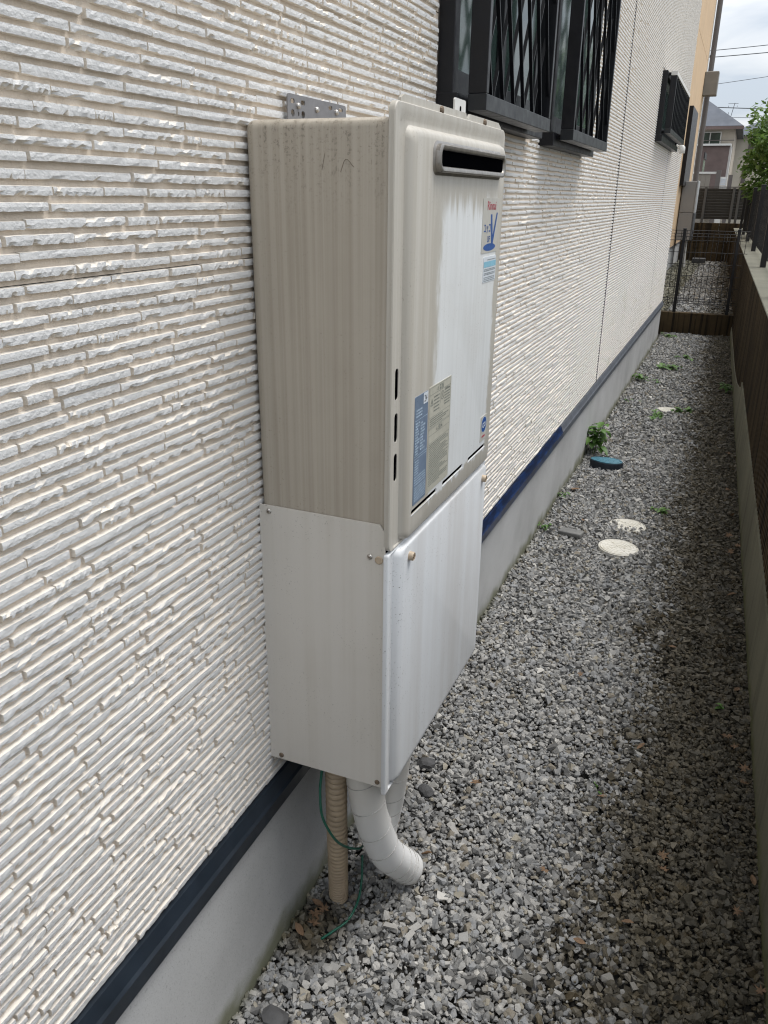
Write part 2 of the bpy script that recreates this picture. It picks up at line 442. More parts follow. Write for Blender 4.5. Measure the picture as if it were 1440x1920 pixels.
# ------------------------------------------------------------------ object kit
def link(name, me, mat, parent=None, loc=(0, 0, 0), rot=(0, 0, 0), smooth=False):
    o = bpy.data.objects.new(name, me)
    COL.objects.link(o)
    if mat is not None and len(me.materials) == 0:
        me.materials.append(MAT[mat] if isinstance(mat, str) else mat)
    o.parent = parent; o.location = loc; o.rotation_euler = rot
    if smooth:
        for p in me.polygons: p.use_smooth = True
    return o
def empty(name, loc=(0, 0, 0), rz=0.0, parent=None):
    o = bpy.data.objects.new(name, None); COL.objects.link(o)
    o.location = loc; o.rotation_euler = (0, 0, rz); o.parent = parent
    o.empty_display_size = 0.1
    return o
def tag(o, label, cat, group=None, kind=None):
    o['label'] = label; o['category'] = cat
    if group: o['group'] = group
    if kind: o['kind'] = kind
    return o
def mesh(name, v, f):
    me = bpy.data.meshes.new(name); me.from_pydata([tuple(x) for x in v], [], f); me.update()
    return me
def bm_mesh(name, bm, recalc=True):
    if recalc: bmesh.ops.recalc_face_normals(bm, faces=bm.faces)
    me = bpy.data.meshes.new(name); bm.to_mesh(me); bm.free()
    return me
def box_bm(bm, x0, x1, y0, y1, z0, z1, bevel=0.0, seg=2):
    r = bmesh.ops.create_cube(bm, size=1.0)
    vs = r['verts']
    bmesh.ops.scale(bm, vec=(x1 - x0, y1 - y0, z1 - z0), verts=vs)
    bmesh.ops.translate(bm, vec=((x0 + x1) / 2, (y0 + y1) / 2, (z0 + z1) / 2), verts=vs)
    if bevel:
        es = list({e for v in vs for e in v.link_edges})
        bmesh.ops.bevel(bm, geom=es, offset=bevel, segments=seg, affect='EDGES', profile=0.5)
def box(name, x0, x1, y0, y1, z0, z1, mat, parent=None, bevel=0.0, seg=2, smooth=False):
    bm = bmesh.new(); box_bm(bm, x0, x1, y0, y1, z0, z1, bevel, seg)
    return link(name, bm_mesh(name, bm), mat, parent, smooth=smooth)
def smooth_path(pts, n):
    P = [Vector(p) for p in pts]
    P = [P[0] * 2 - P[1]] + P + [P[-1] * 2 - P[-2]]
    out = []
    k = len(P) - 3
    for i in range(n + 1):
        t = i / n * k; j = min(int(t), k - 1); u = t - j
        a, b, c, d = P[j:j + 4]
        out.append(0.5 * ((2 * b) + (c - a) * u + (2 * a - 5 * b + 4 * c - d) * u * u + (3 * b - a - 3 * c + d) * u ** 3))
    return out
def tube_bm(bm, path, rad, ns=12, cap=True):
    rings = []
    n = len(path)
    up = Vector((0.3, 0.9, 0.2)).normalized()
    for i, p in enumerate(path):
        p = Vector(p)
        t = (Vector(path[min(i + 1, n - 1)]) - Vector(path[max(i - 1, 0)])).normalized()
        a = t.cross(up)
        if a.length < 1e-4: a = t.cross(Vector((1, 0, 0)))
        a.normalize(); b = t.cross(a).normalized()
        r = rad(i / (n - 1)) if callable(rad) else rad
        rings.append([bm.verts.new(p + (a * math.cos(q) + b * math.sin(q)) * r) for q in [2 * math.pi * j / ns for j in range(ns)]])
    for A, B in zip(rings, rings[1:]):
        for j in range(ns):
            bm.faces.new((A[j], A[(j + 1) % ns], B[(j + 1) % ns], B[j]))
    if cap:
        bm.faces.new(rings[0]); bm.faces.new(rings[-1])
def tube(name, pts, rad, mat, parent=None, n=24, ns=12, smooth=True):
    bm = bmesh.new(); tube_bm(bm, smooth_path(pts, n), rad, ns)
    return link(name, bm_mesh(name, bm), mat, parent, smooth=smooth)
def rrect(y0, y1, z0, z1, r, k=5):
    out = []
    for cy, cz, a0 in ((y1 - r, z1 - r, 0), (y0 + r, z1 - r, 90), (y0 + r, z0 + r, 180), (y1 - r, z0 + r, 270)):
        for i in range(k + 1):
            a = math.radians(a0 + 90 * i / k)
            out.append((cy + r * math.cos(a), cz + r * math.sin(a)))
    return out
def loft_bm(bm, rings, cap0=True, cap1=True):
    R = [[bm.verts.new(p) for p in r] for r in rings]
    n = len(R[0])
    for A, B in zip(R, R[1:]):
        for j in range(n):
            bm.faces.new((A[j], A[(j + 1) % n], B[(j + 1) % n], B[j]))
    if cap0: bm.faces.new(R[0])
    if cap1: bm.faces.new(R[-1])
def ring_x(x, y0, y1, z0, z1, r, k=5): return [(x, y, z) for y, z in rrect(y0, y1, z0, z1, r, k)]
def boolean_cut(o, cutters):
    for c in cutters:
        md = o.modifiers.new('cut', 'BOOLEAN'); md.operation = 'DIFFERENCE'; md.solver = 'EXACT'; md.object = c
    dg = bpy.context.evaluated_depsgraph_get()
    me = bpy.data.meshes.new_from_object(o.evaluated_get(dg))
    o.modifiers.clear()
    o.data = me
    for c in cutters:
        d = c.data; bpy.data.objects.remove(c); bpy.data.meshes.remove(d)
def auto_smooth(o, ang=35):
    me = o.data
    bm = bmesh.new(); bm.from_mesh(me)
    for f in bm.faces: f.smooth = True
    for e in bm.edges:
        e.smooth = not (len(e.link_faces) == 2 and e.calc_face_angle(0) > math.radians(ang))
    bm.to_mesh(me); bm.free()
TEXT_M = Matrix(((0, 0, 1, 0), (1, 0, 0, 0), (0, 1, 0, 0), (0, 0, 0, 1)))
def text_on_x(name, body, x, y, z, width, height, mat, parent, bold=0.0, shear=0.0, align='CENTER'):
    cu = bpy.data.curves.new('txt', 'FONT'); cu.body = body; cu.size = 1.0; cu.offset = bold; cu.shear = shear
    t = bpy.data.objects.new('txt', cu); COL.objects.link(t)
    bpy.context.view_layer.update()
    dg = bpy.context.evaluated_depsgraph_get()
    me = bpy.data.meshes.new_from_object(t.evaluated_get(dg))
    bpy.data.objects.remove(t); bpy.data.curves.remove(cu)
    if len(me.vertices) == 0: return None
    co = np.empty(len(me.vertices) * 3, 'f'); me.vertices.foreach_get('co', co); co = co.reshape(-1, 3)
    mn, mxx = co.min(0), co.max(0)
    s = (mxx - mn)[:2]; s[s < 1e-6] = 1
    u = (co[:, 0] - mn[0]) / s[0] - 0.5; v = (co[:, 1] - mn[1]) / s[1] - 0.5
    new = np.stack([np.full(len(co), x), y + u * width, z + v * height], 1).astype('f')
    me.vertices.foreach_set('co', new.ravel()); me.update()
    me.materials.clear()
    return link(name, me, mat, parent)
def quads_on_x(name, rects, x, mat, parent):
    v, f = [], []
    for (y0, y1, z0, z1) in rects:
        i = len(v); v += [(x, y0, z0), (x, y1, z0), (x, y1, z1), (x, y0, z1)]; f.append((i, i + 1, i + 2, i + 3))
    return link(name, mesh(name, v, f), mat, parent)

# ================================================================== GROUND
gv = [(-60, -40, -0.02), (60, -40, -0.02), (60, 120, -0.02), (-60, 120, -0.02)]
g = link('ground', mesh('ground', gv, [(0, 1, 2, 3)]), 'soil'); g['kind'] = 'structure'
# raised lot beyond the wire fence, and the raised neighbouring lot behind the block wall
a = box('back_lot_ground', -3.0, 0.95, 10.05, 19.4, -0.016, 0.185, 'soil'); a['kind'] = 'structure'
a = box('neighbour_ground', 1.15, 9.0, -4.0, 30.0, -0.016, 0.78, 'far_ground'); a['kind'] = 'structure'

# gravel: every stone its own closed polyhedron, joined
def ico():
    bm = bmesh.new(); bmesh.ops.create_icosphere(bm, subdivisions=1, radius=1.0)
    v = np.array([x.co[:] for x in bm.verts]); f = np.array([[q.index for q in x.verts] for x in bm.faces]); bm.free()
    return v, f
IV, IF = ico()
CV = np.array([(x, y, z) for x in (-.66, .66) for y in (-.66, .66) for z in (-.66, .66)])
CF = np.array([(0, 1, 3), (0, 3, 2), (4, 6, 7), (4, 7, 5), (0, 4, 5), (0, 5, 1), (2, 3, 7), (2, 7, 6), (0, 2, 6), (0, 6, 4), (1, 5, 7), (1, 7, 3)])
CVAR = []
for k in range(20):
    v = CV + rng.uniform(-0.30, 0.30, (8, 3))
    v[rng.integers(0, 8)] *= 0.45; v[rng.integers(0, 8)] *= 0.55
    CVAR.append(v * np.array([1.15, rng.uniform(0.62, 0.95), rng.uniform(0.45, 0.8)]))
CVAR = np.array(CVAR)
VAR = []
for k in range(16):
    v = IV * rng.uniform(0.72, 1.18, (12, 1))
    nrm = rng.normal(size=(3, 3)); nrm /= np.linalg.norm(nrm, axis=1)[:, None]
    for q in nrm:                                   # cleave flat faces
        d = v @ q; over = d > 0.55
        v[over] -= np.outer(d[over] - 0.55, q)
    v *= np.array([1.0, rng.uniform(0.62, 0.9), rng.uniform(0.42, 0.75)])
    VAR.append(v)
VAR = np.array(VAR)
def stones(n, xr, yr, size, z0, z1, right=None):
    x = rng.uniform(*xr, n); y = rng.uniform(*yr, n)
    if right: keep = x < (0.96 - 0.0222 * y) - 0.002
    else: keep = np.ones(n, bool)
    x, y = x[keep], y[keep]; n = len(x)
    s = np.clip(rng.lognormal(math.log(size), 0.36, n), size * 0.45, size * 2.3)
    z = rng.uniform(z0, z1, n)
    return x, y, z, s
parts = [stones(42000, (0.0, 0.96), (0.55, 2.6), 0.0077, -0.015, 0.006, True),
         stones(46000, (0.0, 0.96), (2.6, 5.2), 0.0076, -0.014, 0.005, True),
         stones(36000, (0.0, 0.96), (5.2, 9.95), 0.0092, -0.012, 0.004, True),
         stones(2500, (0.0, 0.96), (-0.6, 0.55), 0.012, -0.012, 0.004, True)]
bx = stones(16000, (-0.47, 0.75), (10.0, 19.3), 0.016, 0.180, 0.196)
parts.append(bx)
X, Y, Z, S = [np.concatenate([p[i] for p in parts]) for i in range(4)]
def disc(cx, cy, r): return (X - cx) ** 2 + (Y - cy) ** 2 < r * r
bad = disc(0.377, 3.395, 0.086)
nzz = np.sin(X * 61 + 1.0) * np.sin(Y * 47) + 0.6 * np.sin(X * 143 + Y * 90)
bad |= disc(0.378, 3.70, 0.085) & (nzz > 0.05) & (Y > 3.675)
bad |= disc(0.373, 6.11, 0.082) & ((nzz > 0.0) | (X < 0.37))
bad |= (np.abs(X - 0.165) < 0.085) & (np.abs(Y - 4.60) < 0.06)
X, Y, Z, S = X[~bad], Y[~bad], Z[~bad], S[~bad]
N = len(X)
Z = Z + 0.006 * np.sin(X * 9 + 1.3) * np.sin(Y * 5.1) + 0.004 * np.sin(Y * 13 + X * 17)
Z = Z - 0.008 * np.exp(-(((X - 0.07) / 0.06) ** 2 + ((Y - 1.15) / 0.09) ** 2))
yaw = rng.uniform(0, 2 * math.pi, N); tx = rng.normal(0, 0.45, N); ty = rng.normal(0, 0.45, N)
cz_, sz_ = np.cos(yaw), np.sin(yaw); cx_, sx_ = np.cos(tx), np.sin(tx); cy_, sy_ = np.cos(ty), np.sin(ty)
O1, Z1 = np.ones(N), np.zeros(N)
Rz = np.stack([np.stack([cz_, -sz_, Z1], -1), np.stack([sz_, cz_, Z1], -1), np.stack([Z1, Z1, O1], -1)], 1)
Rx = np.stack([np.stack([O1, Z1, Z1], -1), np.stack([Z1, cx_, -sx_], -1), np.stack([Z1, sx_, cx_], -1)], 1)
Ry = np.stack([np.stack([cy_, Z1, sy_], -1), np.stack([Z1, O1, Z1], -1), np.stack([-sy_, Z1, cy_], -1)], 1)
RR = Rx @ Ry @ Rz
round_ = (rng.random(N) < 0.75) & (Y < 2.6)
GV, GF, goff = [], [], 0
for sel, var, tri in ((round_, VAR, IF), (~round_, CVAR, CF)):
    n_ = int(sel.sum()); nv = var.shape[1]
    vv = var[rng.integers(0, len(var), n_)] * S[sel][:, None, None]
    vv = np.einsum('nij,nkj->nki', RR[sel], vv) + np.stack([X[sel], Y[sel], Z[sel]], -1)[:, None, :]
    inner = Y[sel] < 10                      # keep stones clear of the foundation face
    vv[:, :, 0] = np.where(inner[:, None], np.maximum(vv[:, :, 0], 0.001), vv[:, :, 0])
    GV.append(vv.reshape(-1, 3)); GF.append((tri[None] + (np.arange(n_) * nv)[:, None, None]).reshape(-1, 3) + goff); goff += n_ * nv
def fast_mesh(name, V, F):
    me = bpy.data.meshes.new(name)
    me.vertices.add(len(V)); me.vertices.foreach_set('co', V.astype('f').ravel())
    k = F.shape[1]
    me.loops.add(F.size); me.loops.foreach_set('vertex_index', F.astype('i').ravel())
    me.polygons.add(len(F)); me.polygons.foreach_set('loop_start', np.arange(0, F.size, k, dtype='i'))
    me.polygons.foreach_set('use_smooth', np.zeros(len(F), dtype=bool))
    me.update(calc_edges=True); me.validate()
    return me
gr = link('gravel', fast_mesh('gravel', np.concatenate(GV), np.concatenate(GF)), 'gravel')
tag(gr, 'grey crushed stone gravel covering the passage beside the house', 'gravel', kind='stuff')

# ================================================================== CREAM HOUSE
house = empty('house', (0, 4.2, 0))
tag(house, 'long cream house wall in brick-pattern siding above a grey concrete foundation', 'house')
HP = lambda o: (setattr(o, 'matrix_parent_inverse', house.matrix_world.inverted()), o)[1]
bpy.context.view_layer.update()
HINV = Matrix.Translation((0, -4.2, 0))
def hpart(o):
    o.parent = house; o.matrix_parent_inverse = HINV; return o
def sub(o, par):
    o.parent = par; return o

Y0, Y1 = -1.13, 9.50
hpart(box('wall_core', -6.0, -0.022, Y0, Y1, 0.39, 5.8, 'black'))
hpart(box('foundation', -6.0, 0.0, Y0, Y1 - 0.03, -0.06, 0.345, 'foundation'))
ycut = [Y0, 1.90, 4.93, 7.96, Y1]
zcut = [0.399] + [0.8886 + 0.455 * i for i in range(11)]
WIN = [(1.895, 2.76, 1.615, 2.75), (2.94, 3.76, 1.605, 2.75), (6.66, 8.22, 1.83, 2.27)]
boards = {}
for i in range(4):
    for j in range(len(zcut) - 1):
        g2 = 0.0013
        b = box('siding_board', -0.020, -0.0055, ycut[i] + g2, ycut[i + 1] - g2, zcut[j] + g2, zcut[j + 1] - g2, 'mortar' if i < 1 else 'mortar_far')
        hpart(b); boards[(i, j)] = b

PITCH = 0.455 / 29
def brick_variant(nx, amp, chip):
    h, d = 0.0086, 0.0058
    ts = np.linspace(0, 1, nx + 1)
    if nx > 2: ts[1:-1] += rng.uniform(-0.3, 0.3, nx - 1) / nx
    P = np.zeros((nx + 1, 5, 3))
    prof = np.array([[-0.001, -h / 2 - 0.0006], [d, -h / 2], [d + 0.0004, 0.0], [d, h / 2], [-0.001, h / 2 + 0.0009]])
    P[:, :, 0] = prof[None, :, 0]; P[:, :, 2] = prof[None, :, 1]; P[:, :, 1] = ts[:, None]
    P[:, 1:4, 0] += rng.normal(0, amp * 0.5, (nx + 1, 3)); P[:, 1, 2] += rng.normal(0, amp * 0.8, nx + 1); P[:, 3, 2] += rng.normal(0, amp * 0.45, nx + 1)
    P[:, 2, 2] += rng.normal(0, amp * 1.3, nx + 1)
    for c in range(rng.poisson(chip)):
        k = rng.integers(0, nx + 1); e = 1 if rng.random() < 0.78 else 3
        for q in range(k, min(nx + 1, k + rng.integers(1, 3))):
            P[q, e, 0] -= rng.uniform(0.0008, 0.0036); P[q, e, 2] += (1 if e == 1 else -1) * rng.uniform(0.0004, 0.0020)
    P[0, 1:4, 1] += 0.0; 
    V = P.reshape(-1, 3); F = []
    for i in range(nx):
        for k in range(4):
            a, b2 = i * 5 + k, (i + 1) * 5 + k
            F.append((a, b2, b2 + 1)); F.append((a, b2 + 1, a + 1))
    e = nx * 5
    for k in range(1, 4):
        F.append((0, k, k + 1)); F.append((e, e + k + 1, e + k))
    return V, np.array(F)
HI = [brick_variant(20, 0.00040, float(rng.choice([0.5, 2.5, 4.5, 8.0]))) for _ in range(40)]
MID = [brick_variant(6, 0.0003, 0.7) for _ in range(30)]
LO = [brick_variant(1, 0.00012, 0.0) for _ in range(16)]
cands = []
row = 0
zr = zcut[1] - PITCH * 31
rows = []
zc = 1.3436 + 0.0035 + PITCH * 0.5 - PITCH * 60
while zc < 5.4:
    if zc > 0.408: rows.append(zc)
    zc += PITCH
for zc in rows:
    y = Y0 + rng.uniform(0, 0.08)
    while y < Y1 - 0.03:
        L = float(np.clip(rng.normal(0.105, 0.045), 0.028, 0.24))
        if y + L > Y1: L = Y1 - y
        for yc in ycut[1:-1]:
            if abs(y - yc) < 0.005: y = yc + 0.005
            elif y < yc < y + L: L = max(0.010, yc - 0.004 - y)
        ok = True
        for (wa, wb, za, zb) in WIN:
            if y + L > wa - 0.012 and y < wb + 0.012 and za - 0.012 < zc < zb + 0.012:
                if y < wa - 0.03: L = wa - 0.012 - y
                else: ok = False
        if ok and L > 0.008:
            cands.append((y, L, zc + rng.normal(0, 0.0004), rng.uniform(0.86, 1.12), rng.uniform(0.72, 1.2)) if y < 4.0 else (y, L, zc, rng.uniform(0.97, 1.03), rng.uniform(0.95, 1.08)))
        y += L + float(rng.choice([0.0014, 0.0038, 0.0062], p=[0.3, 0.4, 0.3]))
# which bricks show largest
def shown(c):
    y, L, z, sh, sd = c
    a = project((0, y, z)); b = project((0, y + L, z))
    if a[2] < 0.1 or b[2] < 0.1: return 0
    mxp, myp = (a[0] + b[0]) / 2, (a[1] + b[1]) / 2
    if not (-10 < mxp < 1450 and -10 < myp < 1930): return 0
    if mxp > 452 and myp > 205 and y > 1.0 and y < 2.2: return 0
    ca = project((0, y + L / 2, z - 0.005)); cb = project((0, y + L / 2, z + 0.005))
    return abs(a[0] - b[0]) * abs(ca[1] - cb[1])
sc_ = [shown(c) for c in cands]
order = np.argsort(sc_)[::-1]
top300 = set(order[:300].tolist())
hi_me = [fast_mesh('brick', v, f) for v, f in HI]
for me in hi_me: me.materials.append(MAT['brick'])
def board_of(y, z):
    i = max(k for k in range(4) if y >= ycut[k] - 1e-6)
    j = max([k for k in range(len(zcut) - 1) if z >= zcut[k]] or [0])
    return boards[(i, min(j, len(zcut) - 2))]
VB, FB, FM, off = [], [], [], 0
for idx, (y, L, z, sh, sd) in enumerate(cands):
    if idx in top300:
        o = bpy.data.objects.new('brick', hi_me[rng.integers(0, len(hi_me))])
        COL.objects.link(o); o.parent = board_of(y, z)
        o.location = (-0.0055, y, z); o.scale = (sd, L, sh)
        continue
    inframe = sc_[idx] > 0
    if inframe and y < 2.0: v, f = HI[rng.integers(0, len(HI))]
    elif inframe and y < 5.5: v, f = MID[rng.integers(0, len(MID))]
    else: v, f = LO[rng.integers(0, len(LO))]
    VB.append(v * np.array([sd, L, sh]) + np.array([-0.0055, y, z])); FB.append(f + off); off += len(v); FM.append(np.full(len(f), 1 if y > 2.4 else 0))
bf = link('brick_field', fast_mesh('brick_field', np.concatenate(VB), np.concatenate(FB)), 'brick'); hpart(bf)
bf.data.materials.append(MAT['brick_far']); bf.data.polygons.foreach_set('material_index', np.concatenate(FM).astype('i'))
bf['kind'] = 'stuff'

for yc in ycut[1:-1]:
    hpart(box('joint_shade_strip', -0.018, 0.0026 if yc < 6 else -0.0025, yc - 0.0035, yc + 0.0035, 0.403, 5.4, 'joint_shade'))  # board joint; raised dark strip also paints in the shaded brick ends
# drip trim along the foot of the siding
def trim(name, y0, y1, mat):
    prof = [(-0.018, 0.342), (0.014, 0.342), (0.016, 0.346), (0.016, 0.374), (0.012, 0.379), (0.0035, 0.401), (-0.018, 0.401)]
    bm = bmesh.new(); loft_bm(bm, [[(x, yy, z) for x, z in prof] for yy in (y0, y1)])
    return hpart(link(name, bm_mesh(name, bm), mat))
trim('base_trim', Y0, 1.62, 'trim_navy')
t = trim('protective_film', 1.622, 3.85, 'film'); t['label'] = 'torn blue protective film left on the base trim'
trim('base_trim', 3.852, Y1, 'trim_grey')

# windows with lattice guards
def window(y0, y1, z0, z1, glass='glass', split=True):
    w = empty('window', (0.0, y0, z0)); hpart(w)
    wi = Matrix.Translation((0, 0, 0))
    def add(name, *a, mat='alu', bevel=0.0015):
        o = box(name, *a, mat, None, bevel, 1); o.parent = w; o.matrix_parent_inverse = Matrix.Translation((0, -y0, -z0)); return o
    d = 0.034; fr = 0.034
    add('frame', -0.003, d, y0, y0 + fr, z0, z1)
    add('frame', -0.003, d, y1 - fr, y1, z0, z1)
    add('frame', -0.003, d + 0.012, y0 - 0.004, y1 + 0.004, z0 - 0.012, z0 + 0.03)
    add('frame', -0.003, d, y0 + fr, y1 - fr, z1 - fr, z1)
    ym = (y0 + y1) / 2
    for (a, b, x) in ((y0 + fr, ym + 0.02, 0.014), (ym - 0.02, y1 - fr, 0.024)) if split else ((y0 + fr, y1 - fr, 0.018),):
        add('sash', x - 0.012, x + 0.004, a + 0.001, a + 0.034, z0 + 0.031, z1 - fr - 0.001, mat='alu2')
        add('sash', x - 0.012, x + 0.004, b - 0.034, b - 0.001, z0 + 0.031, z1 - fr - 0.001, mat='alu2')
        add('sash', x - 0.012, x + 0.004, a + 0.035, b - 0.035, z0 + 0.031, z0 + 0.085, mat='alu2')
        add('pane', x - 0.006, x - 0.002, a + 0.033, b - 0.033, z0 + 0.084, z1 - fr - 0.004, mat=glass, bevel=0)
    return w
window(*WIN[0]); window(*WIN[1]); window(*WIN[2], split=False)
def guard(y0, y1, z0, z1, lattice=True, gx=0.102, nbar=7, top='alu2'):
    gd = empty('window_guard', (gx, y0, z0)); hpart(gd)
    inv = Matrix.Translation((-gx, -y0, -z0))
    def put(o): o.parent = gd; o.matrix_parent_inverse = inv; return o
    dp = 0.042
    put(box('stile', gx - dp, gx, y0, y0 + 0.019, z0, z1, 'alu', None, 0.0012, 1))
    put(box('stile', gx - dp, gx, y1 - 0.019, y1, z0, z1, 'alu', None, 0.0012, 1))
    put(box('rail', gx - dp, gx + 0.001, y0 - 0.001, y1 + 0.001, z0 - 0.034, z0 - 0.0005, 'alu2', None, 0.0012, 1))
    put(box('rail', gx - dp, gx + 0.001, y0 - 0.001, y1 + 0.001, z1 + 0.0005, z1 + 0.03, top, None, 0.0012, 1))
    for yy in (y0 + 0.05, y1 - 0.09):
        put(box('bracket', 0.030, gx - dp, yy, yy + 0.04, z0 - 0.030, z0 - 0.012, 'alu', None, 0.001, 1))
        put(box('bracket', 0.030, gx - dp, yy, yy + 0.04, z1 + 0.008, z1 + 0.026, 'alu', None, 0.001, 1))
    ya, yb = y0 + 0.019, y1 - 0.019
    if not lattice:
        for i in range(nbar):
            yy = ya + (yb - ya) * (i + 0.5) / nbar
            put(box('bar', gx - 0.018, gx - 0.004, yy - 0.006, yy + 0.006, z0 - 0.001, z1 + 0.001, 'alu', None, 0.001, 1))
        return gd
    H = z1 - z0; sp = (yb - ya) / 6.2
    for layer, sgn in ((0, 1), (1, -1)):
        lean = math.tan(math.radians(24 if layer == 0 else 29))
        xa = gx - 0.013 if layer == 0 else gx - 0.030
        xb = xa + 0.009
        i = -12
        while i < 24:
            base = ya + sp * (i + (0.45 if layer == 0 else 0.1)); i += 1
            # bar from (base, z0) leaning with height: y = base - sgn*lean*(z-z0)
            zl, zh = 0.0, H
            def yat(z): return base - sgn * lean * z
            if sgn > 0:
                if base > yb: zl = (base - yb) / lean
                if yat(H) < ya: zh = (base - ya) / lean
            else:
                if base < ya: zl = (ya - base) / lean
                if yat(H) > yb: zh = (yb - base) / lean
            if zh - zl < 0.03 or zl < 0 or zh > H + 1e-6: continue
            t2 = 0.0022
            v = []
            for x in (xa, xb):
                for zq in (zl, zh):
                    for s2 in (-t2, t2): v.append((x, yat(zq) + s2, z0 + zq))
            f = [(0, 1, 3, 2), (4, 6, 7, 5), (0, 4, 5, 1), (2, 3, 7, 6), (0, 2, 6, 4), (1, 5, 7, 3)]
            me = mesh('bar', v, f); o = put(link('bar', me, 'alu' if layer else 'alu'))
    return gd
guard(1.925, 2.60, 1.645, 2.72)
guard(2.975, 3.735, 1.645, 2.72)
guard(6.70, 8.18, 1.905, 2.24, lattice=False, gx=0.095, nbar=11, top='bg_white')
bm = bmesh.new(); tube_bm(bm, [(0.004, 8.95, 1.90), (0.026, 8.95, 1.90), (0.036, 8.95, 1.89), (0.038, 8.95, 1.84)], 0.026, 10)
hpart(link('vent_cap', bm_mesh('vent_cap', bm), 'white_plastic', smooth=True))

# ================================================================== WATER HEATER
UY0, UY1 = 1.075, 1.632
WH = empty('water_heater', (0.12, (UY0 + UY1) / 2, 0.44))
tag(WH, 'tall off-white wall-mounted gas water heater with grimy sides and pipe cover', 'water heater')
WI = Matrix.Translation((-0.12, -(UY0 + UY1) / 2, -0.44))
def wp(o, par=None):
    o.parent = par or WH
    if par is None: o.matrix_parent_inverse = WI
    return o
# upper case
bm = bmesh.new(); box_bm(bm, 0.001, 0.2225, UY0, UY1 - 0.012, 0.93, 1.5295)
es = [e for e in bm.edges if all(v.co.z > 1.5 for v in e.verts) or (abs(e.verts[0].co.z - e.verts[1].co.z) > 0.3 and all(v.co.x < 0.1 for v in e.verts))]
bmesh.ops.bevel(bm, geom=es, offset=0.013, segments=5, affect='EDGES', profile=0.5)
case = wp(link('case', bm_mesh('case', bm), 'case')); auto_smooth(case, 40)
# front cover: flange then raised pressed face
Fy0, Fy1, Fz0, Fz1 = 1.071, 1.622, 0.912, 1.548
steps = [(0.221, 0, 0.014), (0.2285, 0, 0.014), (0.2300, 0.0012, 0.013), (0.2302, 0.012, 0.010), (0.2278, 0.019, 0.009)]
rings = []
for x, ins, r in steps: rings.append(ring_x(x, Fy0 + ins, Fy1 - ins, Fz0 + ins * 0.2, Fz1 - ins, r, 6))
def face(ins_l, ins_t, ins_b, ins_r, x, r): return ring_x(x, Fy0 + ins_l, Fy1 - ins_r, Fz0 + ins_b, Fz1 - ins_t, r, 6)
rings += [face(0.0400, 0.026, 0.0045, 0.021, 0.2285, 0.016), face(0.0430, 0.029, 0.005, 0.022, 0.2340, 0.016), face(0.0460, 0.0315, 0.006, 0.0235, 0.2378, 0.016), face(0.0500, 0.035, 0.008, 0.0255, 0.2398, 0.016), face(0.055, 0.040, 0.011, 0.0285, 0.2406, 0.016)]
bm = bmesh.new(); loft_bm(bm, rings)
fc = wp(link('front_cover', bm_mesh('front_cover', bm), 'front'))
FX = 0.2406
slots_v = [(1.0905, 1.1030, 1.151, 1.198), (1.0905, 1.1030, 1.086, 1.131), (1.0905, 1.1030, 1.024, 1.068)]
slots_h = [(1.137, 1.262, 0.9545, 0.9625), (1.293, 1.412, 0.9545, 0.9625), (1.446, 1.563, 0.9545, 0.9625)]
cut = []
for (a, b, c, d) in slots_v + slots_h:
    bm = bmesh.new(); r = min(b - a, d - c) / 2 - 0.0002
    loft_bm(bm, [ring_x(0.2255, a, b, c, d, r, 4), ring_x(0.25, a, b, c, d, r, 4)])
    cut.append(link('cutter', bm_mesh('cutter', bm), 'black'))
bpy.context.view_layer.update()
boolean_cut(fc, cut)
auto_smooth(fc, 30)
for (a, b, c, d) in slots_v + slots_h:
    bm = bmesh.new(); r = min(b - a, d - c) / 2 - 0.0004
    e = 0.0002
    xf = 0.2270 if d - c > 0.02 else FX - 0.0022  # black insert fills the pocket, painting in its shaded inside
    loft_bm(bm, [ring_x(0.2256, a + e, b - e, c + e, d - e, r, 4), ring_x(xf, a + e, b - e, c + e, d - e, r, 4)])
    s = wp(link('slot', bm_mesh('slot', bm), 'black'), fc); s.matrix_parent_inverse = WI
    s.parent = fc; s.matrix_parent_inverse = Matrix.Identity(4)
def fpart(o, par=None):
    o.parent = par or fc; return o
# pressed lip below each horizontal slot
for (a, b, c, d) in slots_h:
    bm = bmesh.new(); tube_bm(bm, [(FX - 0.0004, a - 0.001, c - 0.0010), (FX - 0.0004, b + 0.001, c - 0.0010)], 0.0010, 8)
    fpart(link('slot_lip', bm_mesh('slot_lip', bm), 'pipe_cover', smooth=True))
